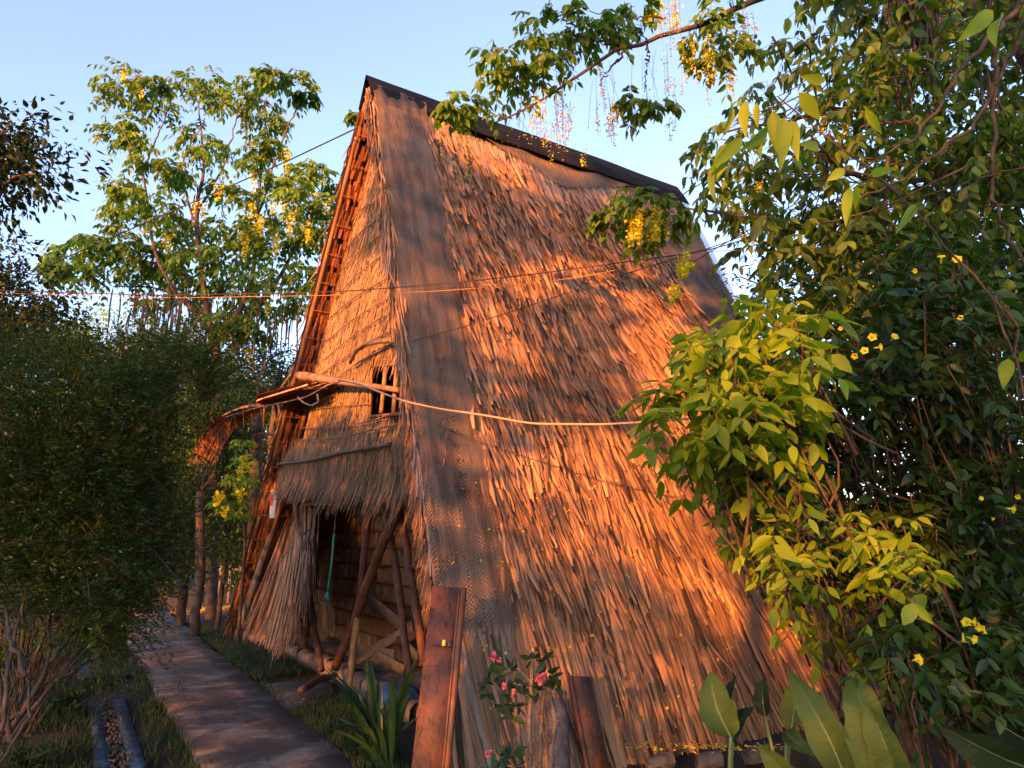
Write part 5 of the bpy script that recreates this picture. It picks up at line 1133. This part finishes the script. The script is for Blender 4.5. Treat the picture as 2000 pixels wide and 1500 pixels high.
# near spray of large leaves in the sunlit colour
o = thing('young_tree', R(1900, 1500, 3.6)*np.array([1, 1, 0]), 'slim sapling with large translucent yellow-green leaves hanging before the right-hand crown', 'sapling')
rng = np.random.default_rng(19); tr = MB(); cr = MB(); b = R(2080, 1500, 3.9); b[2] = 0
limb(tr, [b, R(2060, 1000, 3.8), R(1960, 600, 3.7), R(1760, 380, 3.6), R(1610, 260, 3.5), R(1520, 190, 3.5)], .011, .004, 7, 26, .008, rng)
limb(tr, [R(1760, 380, 3.6), R(1720, 350, 3.7), R(1650, 330, 3.7)], .01, .004, 5); limb(tr, [R(1960, 600, 3.7), R(1990, 640, 3.7), R(1980, 700, 3.7)], .01, .006, 5)
big = [(1428, 198, 1424, 255, .9), (1456, 196, 1452, 258, 1), (1478, 200, 1478, 245, .6), (1530, 230, 1530, 310, 1.2), (1510, 215, 1516, 290, 1.1), (1500, 250, 1460, 290, 1), (1545, 235, 1555, 295, 1), (1470, 260, 1486, 298, .8), (1420, 280, 1395, 350, 1.2), (1400, 310, 1385, 385, 1), (1560, 180, 1600, 230, 1.2), (1450, 270, 1400, 320, 1), (1660, 365, 1650, 430, .8), (1650, 375, 1660, 425, .7), (1672, 360, 1672, 405, .6), (1790, 400, 1760, 440, .7), (1790, 400, 1782, 425, .6), (1650, 330, 1620, 350, .8), (1600, 290, 1570, 280, .8), (1940, 20, 1885, 70, 1.3), (1960, 30, 1930, 75, 1.3), (1970, 700, 1960, 750, 1), (1990, 690, 2010, 700, 1), (1690, 210, 1720, 260, .7), (1700, 340, 1740, 330, .7), (1610, 160, 1570, 150, .8)]
for x0, y0, x1, y1, w in big:
    p = R(x0, y0, 3.5); q = R(x1, y1, 3.45+rng.normal(0, .08)); L = np.linalg.norm(q-p)*1.1; X_ = unit(np.cross(q-p, CAM-p+rng.normal(0, 1.2, 3))); Y_ = unit(q-p); cr.inst(LEAF5[0], LEAF5[1], p[None], X_[None], Y_[None], np.cross(X_, Y_)[None], np.array([[.085*w*1.6, L, L]]))
tr.build('trunk', M['bark'], o); cr.build('leaves', M['leaf_sunlit'], o)

# ---------------------------------------------------------------- trumpet bushes on the right
def trumpet(mb, c, d, s, rng):
    d = unit(d); th = np.linspace(0, 2*math.pi, 11)[:-1]; ref = unit(np.cross(d, UP+.01)); r2 = np.cross(d, ref); rows = []
    for t, r, lob in ((0, .12, 0), (.5, .3, 0), (.85, .42, 0), (1.02, .95, .1), (.98, 1.2, .13)):
        rows.append([c+d*s*1.3*t+(ref*math.cos(q)+r2*math.sin(q))*s*.55*r*(1+lob*math.cos(5*q)) for q in list(th)+[0]])
    mb.grid(np.array(rows))
def tecoma(o, polys, y0, y1, n, leaf, rng, mt, stems, flowers, thin=-.3, pairs=3, mtx=None, T=LEAF5):
    cr = MB(); st = MB(); fl = MB()
    for poly, cnt, a_, b_ in polys:
        P_ = np.array(poly); px = rng.uniform(P_[:, 0].min(), P_[:, 0].max(), cnt*4); py = rng.uniform(P_[:, 1].min(), P_[:, 1].max(), cnt*4); k = in_poly(px, py, poly); px = px[k][:cnt]; py = py[k][:cnt]
        O = np.stack([R(x, y, a_+(b_-a_)*rng.random()) for x, y in zip(px, py)]); O = O[(nz(O, 2.4, .8) > thin) & (O[:, 2] > .08)]; m = len(O)
        d = unit(rng.normal(0, .8, (m, 3))+np.array([-.25, -.45, .15])); compound(cr, st, O, d, rng.uniform(.14, .24, m), leaf*rng.uniform(.75, 1.25, m), rng, pairs=pairs, T=T, droop=.45, hang=.35, stem_r=.002)
        for i in range(0, m, 4): limb(st, [O[i], O[i]+np.array([.15, .15, -.25])+rng.normal(0, .08, 3), O[i]+np.array([.35, .3, -.6])+rng.normal(0, .12, 3)], .004, .009, 4, 6)
    for pts, r0, r1 in stems: limb(st, [R(*p) if p[1] is not None else p for p in pts], r0, r1, 6, 16, .01, rng)
    for x, y, d, s in flowers:
        f1 = MB(); trumpet(f1, R(x, y, d), rng.normal(0, .6, 3)+np.array([-.3, -.8, -.1]), s*.72, rng); f1.build('flower', M['flower_y'], o)
    st.build('stems', M['bark'], o); cr.build('leaves', M[mt], o)
rng = np.random.default_rng(20)
o = thing('trumpet_bush', R(1650, 1480, 5.2)*np.array([1, 1, 0]), 'tall dark trumpet bush with yellow flowers covering the right roof corner', 'bush')
fl_ = [(1838, 515, 4.2, .05), (1858, 510, 4.2, .05), (1870, 508, 4.2, .045), (1690, 690, 4.0, .045), (1702, 665, 4.0, .05), (1706, 680, 4.0, .045), (1740, 665, 4.0, .045), (1672, 692, 4.0, .04), (1612, 800, 4.0, .035), (1780, 530, 4.4, .035), (1820, 565, 4.3, .03), (1878, 620, 4.2, .035), (1883, 1212, 3.7, .05), (1898, 1222, 3.7, .05), (1910, 1215, 3.7, .045), (1880, 1236, 3.7, .045), (1888, 1244, 3.7, .045), (1920, 1222, 3.7, .04), (1783, 1290, 3.7, .042), (1964, 992, 3.7, .042), (1990, 965, 3.7, .03), (1912, 975, 3.9, .025), (1462, 985, 4.6, .03), (1640, 640, 4.4, .03), (1935, 1010, 4, .02)]
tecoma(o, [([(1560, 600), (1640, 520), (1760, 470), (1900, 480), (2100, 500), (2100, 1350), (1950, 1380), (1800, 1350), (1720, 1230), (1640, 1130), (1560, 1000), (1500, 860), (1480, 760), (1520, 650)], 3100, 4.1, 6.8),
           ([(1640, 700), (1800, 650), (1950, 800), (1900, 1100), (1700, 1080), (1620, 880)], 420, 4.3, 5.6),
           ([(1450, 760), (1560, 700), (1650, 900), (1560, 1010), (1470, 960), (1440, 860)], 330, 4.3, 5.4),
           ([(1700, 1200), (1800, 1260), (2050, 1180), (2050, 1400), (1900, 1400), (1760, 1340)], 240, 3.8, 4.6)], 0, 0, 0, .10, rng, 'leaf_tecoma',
       [([(1800, 1550, 5), (1760, 1200, 5), (1700, 900, 4.9), (1640, 700, 4.8)], .03, .008), ([(1900, 1550, 5), (1880, 1200, 5), (1900, 800, 4.9), (1850, 560, 4.8)], .03, .008), ([(1780, 1500, 5), (1700, 1250, 4.8), (1620, 1050, 4.7)], .02, .006), ([(2000, 1500, 4.6), (1960, 1200, 4.5), (1880, 1220, 4.2)], .015, .005), ([(1820, 1150, 4.2), (1850, 1180, 4.0), (1885, 1215, 3.75)], .006, .003)], fl_, thin=-.33)
# sunlit left flank of leaves
o = thing('trumpet_bush', R(1450, 1480, 4.9)*np.array([1, 1, 0]), 'sunlit yellow-green branches reaching left across the roof at mid height', 'bush')
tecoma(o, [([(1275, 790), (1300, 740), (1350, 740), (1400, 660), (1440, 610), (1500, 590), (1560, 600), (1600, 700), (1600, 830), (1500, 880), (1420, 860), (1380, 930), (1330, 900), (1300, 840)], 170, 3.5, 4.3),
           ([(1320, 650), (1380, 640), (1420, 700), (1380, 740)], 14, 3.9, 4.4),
           ([(1380, 830), (1480, 820), (1560, 870), (1540, 960), (1440, 960), (1400, 920)], 90, 3.8, 4.6)], 0, 0, 0, .122, rng, 'leaf_sunlit',
       [([(1800, 1550, 4.3), (1700, 1150, 4.2), (1600, 900, 4.1), (1500, 760, 4.0), (1400, 720, 3.9)], .02, .006), ([(1600, 900, 4.1), (1450, 830, 3.9), (1330, 790, 3.8)], .01, .004)], [], thin=-1)
o = thing('trumpet_bush', R(1560, 1450, 5.0)*np.array([1, 1, 0]), 'sunlit serrated leaves in a low spray before the lower right thatch', 'bush')
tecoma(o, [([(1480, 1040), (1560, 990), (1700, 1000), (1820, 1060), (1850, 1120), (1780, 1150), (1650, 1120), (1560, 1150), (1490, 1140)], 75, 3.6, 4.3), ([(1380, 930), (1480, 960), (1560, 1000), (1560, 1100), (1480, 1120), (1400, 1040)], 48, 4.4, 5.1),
           ([(1500, 1130), (1600, 1110), (1700, 1160), (1700, 1280), (1600, 1260), (1530, 1190)], 40, 4.4, 5.2)], 0, 0, 0, .105, rng, 'leaf_sunlit', [([(1700, 1500, 4.3), (1660, 1250, 4.2), (1600, 1080, 4.1)], .014, .004), ([(1660, 1250, 4.2), (1760, 1130, 4.0)], .01, .004)], [(1450, 985, 4.4, .025)], thin=-1)
o = thing('trumpet_bush', R(1740, 1500, 3.9)*np.array([1, 1, 0]), 'small bright green shoot with one yellow flower right of the broad leaves', 'bush')
tecoma(o, [([(1700, 1240), (1760, 1210), (1830, 1240), (1850, 1270), (1800, 1330), (1740, 1330), (1710, 1290)], 11, 3.5, 3.8)], 0, 0, 0, .095, rng, 'leaf_tecoma', [([(1790, 1600, 3.8), (1790, 1400, 3.7), (1775, 1270, 3.6)], .008, .004)], [(1782, 1290, 3.45, .045)], thin=-1)
# dark growth behind the bushes
bg_tree('forest_tree', 'dark tree behind the trumpet bush at the right edge', (1950, 1200), 11.5, [(1900, 700, 150), (1700, 640, 110), (2030, 900, 160), (1830, 950, 150), (1960, 1150, 150), (1700, 850, 110), (1580, 560, 70), (1500, 520, 45), (1660, 520, 70), (1445, 540, 28), (1470, 600, 40), (1950, 480, 90), (1760, 1050, 120)], 11000, .13, 'leaf_dark', rng, 1.6)
bg_tree('forest_tree', 'dark tree low behind the rear corner of the hut', (2200, 1200), 14, [(2050, 1000, 150), (1950, 1280, 150), (1850, 1150, 150), (2150, 700, 160), (2100, 1200, 150)], 6000, .15, 'leaf_dark', rng, 1.6)

# ---------------------------------------------------------------- unseen trees behind the viewer, leaves placed to block sun from chosen areas
rng = np.random.default_rng(21)
e1 = unit(np.cross(SUN, UP)); e2 = np.cross(e1, SUN)
lit = [(1060, 300, 120, 40, 25), (1050, 940, 60, 60, 0), (940, 300, 150, 45, 35), (750, 245, 70, 60, 70), (745, 380, 14, 160, 0), (1110, 555, 190, 48, 0), (900, 560, 90, 40, 0), (970, 640, 90, 55, 0), (1010, 700, 90, 40, 20), (1290, 590, 80, 50, 10), (1310, 690, 110, 70, 20), (1330, 790, 110, 90, 20),
       (1240, 960, 200, 110, 35), (1340, 1060, 230, 120, 32), (1450, 1160, 170, 110, 32), (1040, 1010, 130, 50, 20), (1130, 1080, 90, 50, 20), (930, 880, 40, 80, 0), (860, 1000, 60, 30, 0), (820, 620, 60, 60, 0)]
litg = [(500, 830, 160, 110, 0), (715, 290, 30, 90, 0), (690, 420, 30, 60, 0), (720, 660, 90, 130, 0), (690, 760, 110, 70, 0), (620, 880, 100, 60, -10), (590, 940, 70, 40, 0), (700, 540, 70, 50, 0), (655, 500, 30, 120, 0), (620, 960, 40, 40, 0), (520, 960, 30, 70, 0), (655, 380, 60, 200, 10), (590, 650, 60, 160, 10), (740, 840, 60, 20, 0)]
lith = [(720, 1060, 60, 50, 0), (740, 1200, 55, 45, 20), (690, 1290, 60, 60, 0), (770, 1265, 60, 35, 0)]
lit = [(a, b, c*.9, d*.84, e) for a, b, c, d, e in lit]
def inell(px, py, els):
    m = np.zeros(np.shape(px), bool)
    for cx, cy, rx, ry, an in els:
        a_ = math.radians(an); dx = px-cx; dy = py-cy; u = dx*math.cos(a_)+dy*math.sin(a_); v = -dx*math.sin(a_)+dy*math.cos(a_); m |= (u/rx)**2+(v/ry)**2 < 1
    return m
S_pts = []; L_pts = []
def feed(P, els):
    px, py = proj(P); m = inell(px, py, els) if els else np.zeros(len(P), bool); S_pts.append(P[~m]); L_pts.append(P[m])
n = 26000; feed(RP(rng.random(n)*1.02, rng.random(n), .05), lit)
u = rng.uniform(-.3, 8.6, 9000); z = rng.uniform(1.7, 7.3, 9000); P = oW+EX*u[:, None]+EZ*z[:, None]; px, py = proj(P); feed(P[in_poly(px, py, wall_poly)], litg)
u = rng.uniform(.5, 7.5, 4000); z = rng.uniform(0, 1.9, 4000); P = hC+VH*.9+EX*u[:, None]+EZ*z[:, None]; feed(P, lith)
P = hA+dL*(rng.random(3000)*LL)[:, None]+VH*rng.uniform(0, .5, 3000)[:, None]; feed(P, [(0, 0, 9000, 640, 0), (520, 950, 40, 60, 0)]); feed(np.repeat(cen, 300, 0)+rng.normal(0, .15, (9000, 3)), [(0, 0, 9000, 9000, 0)])
def vol(poly, d0, d1, n):
    P_ = np.array(poly, float); px = rng.uniform(P_[:, 0].min(), P_[:, 0].max(), n); py = rng.uniform(P_[:, 1].min(), P_[:, 1].max(), n); k = in_poly(px, py, poly)
    return np.stack([R(x, y, rng.uniform(d0, d1)) for x, y in zip(px[k], py[k])])
feed(np.column_stack([rng.uniform(-7, 6, 16000), rng.uniform(2.5, 16, 16000), np.zeros(16000)]), None)
feed(vol([(-100, 640), (450, 640), (450, 1250), (-100, 1300)], 4.6, 8, 12000), [(60, 1260, 90, 110, 0)])
feed(vol([(1560, 560), (2100, 500), (2100, 1400), (1700, 1300), (1560, 1000)], 4.1, 6.6, 9000), [(1640, 1080, 190, 70, 10), (1600, 620, 120, 90, 0)])
feed(vol([(1300, -50), (2100, -50), (2100, 600), (1500, 500)], 5.5, 9, 7000), [(1500, 260, 110, 110, 0), (1330, 80, 120, 120, 0), (1650, 320, 120, 70, 0), (1420, 440, 60, 90, 0), (1820, 120, 90, 70, 0), (1700, 480, 60, 60, 0)])
feed(vol([(1260, 640), (1600, 590), (1600, 960), (1300, 960)], 3.5, 4.4, 20000), [(1440, 780, 600, 600, 0)]); feed(vol([(1400, 950), (1840, 1030), (1840, 1150), (1500, 1180)], 3.6, 4.9, 9000), [(1440, 780, 900, 900, 0)]); feed(vol([(1380, 180), (1600, 180), (1600, 330), (1380, 400)], 3.4, 3.7, 3000), [(1440, 780, 900, 900, 0)])
feed(vol([(320, 940), (520, 940), (520, 1190), (320, 1190)], 11.8, 15.2, 6000), None)
feed(vol([(790, 1140), (930, 1140), (920, 1560), (760, 1560)], 4.4, 5.2, 4000), None)
feed(vol([(100, 480), (620, 480), (620, 680), (100, 680)], 14.5, 15.5, 3000), None)
S_pts = np.concatenate(S_pts); L_pts = np.concatenate(L_pts)
CS = .11; o1 = np.array([-16., -4.])
def cell(P): return np.floor((np.stack([P@e1, P@e2], 1)-o1)/CS).astype(int)
gs = np.zeros((330, 200)); gl = np.zeros((330, 200))
for g_, P in ((gs, S_pts), (gl, L_pts)):
    c = cell(P); k = (c[:, 0] >= 0) & (c[:, 1] >= 0) & (c[:, 0] < 330) & (c[:, 1] < 200); np.add.at(g_, (c[k, 0], c[k, 1]), 1)
from_l = gl*1.2 > gs; shade = (gs > 0) & ~from_l
print('shade cells', shade.sum(), 'lit cells', (from_l & (gl > 0)).sum())
ii, jj = np.nonzero(shade)
rep = 6; ii = np.repeat(ii, rep); jj = np.repeat(jj, rep); n = len(ii)
s1 = o1[0]+(ii+rng.random(n))*CS; s2 = o1[1]+(jj+rng.random(n))*CS
dist = rng.uniform(6.5, 15, n); P = e1*s1[:, None]+e2*s2[:, None]+SUN*dist[:, None]
P = P[P[:, 2] > .05]
P = P[(P[:, 1] < -2.2)]; n = len(P); print('shade leaves', n)
lx = P[:, 0]; edges = np.quantile(lx, [0, .2, .4, .6, .8, 1])
for i in range(5):
    k = (lx >= edges[i]) & (lx <= edges[i+1]); Q = P[k]; c = Q.mean(0)
    o = thing('unseen_shade_tree', np.array([c[0], c[1], 0]), ('unseen tree behind the viewer with leaves placed to shape the dappled shade, counted %s from the left' % ['first', 'second', 'third', 'fourth', 'fifth'][i]), 'tree', 'unseen shade-casting trees behind the viewer'); tb = MB(); cb = MB()
    limb(tb, [np.array([c[0], c[1], 0]), c*np.array([1, 1, .5]), c], .18, .08, 8, 10, .02, rng)
    for q in Q[rng.integers(0, len(Q), 14)]: limb(tb, [c*np.array([1, 1, .6]), (c+q)/2, q], .04, .012, 5, 7)
    add_leaves(cb, Q, rng.normal(0, 1, (len(Q), 3)), rng.uniform(.12, .22, len(Q)), rng, LEAFQ, wr=1.7)
    tb.build('trunk', M['bark'], o); cb.build('crown', M['leaf_dark'], o)
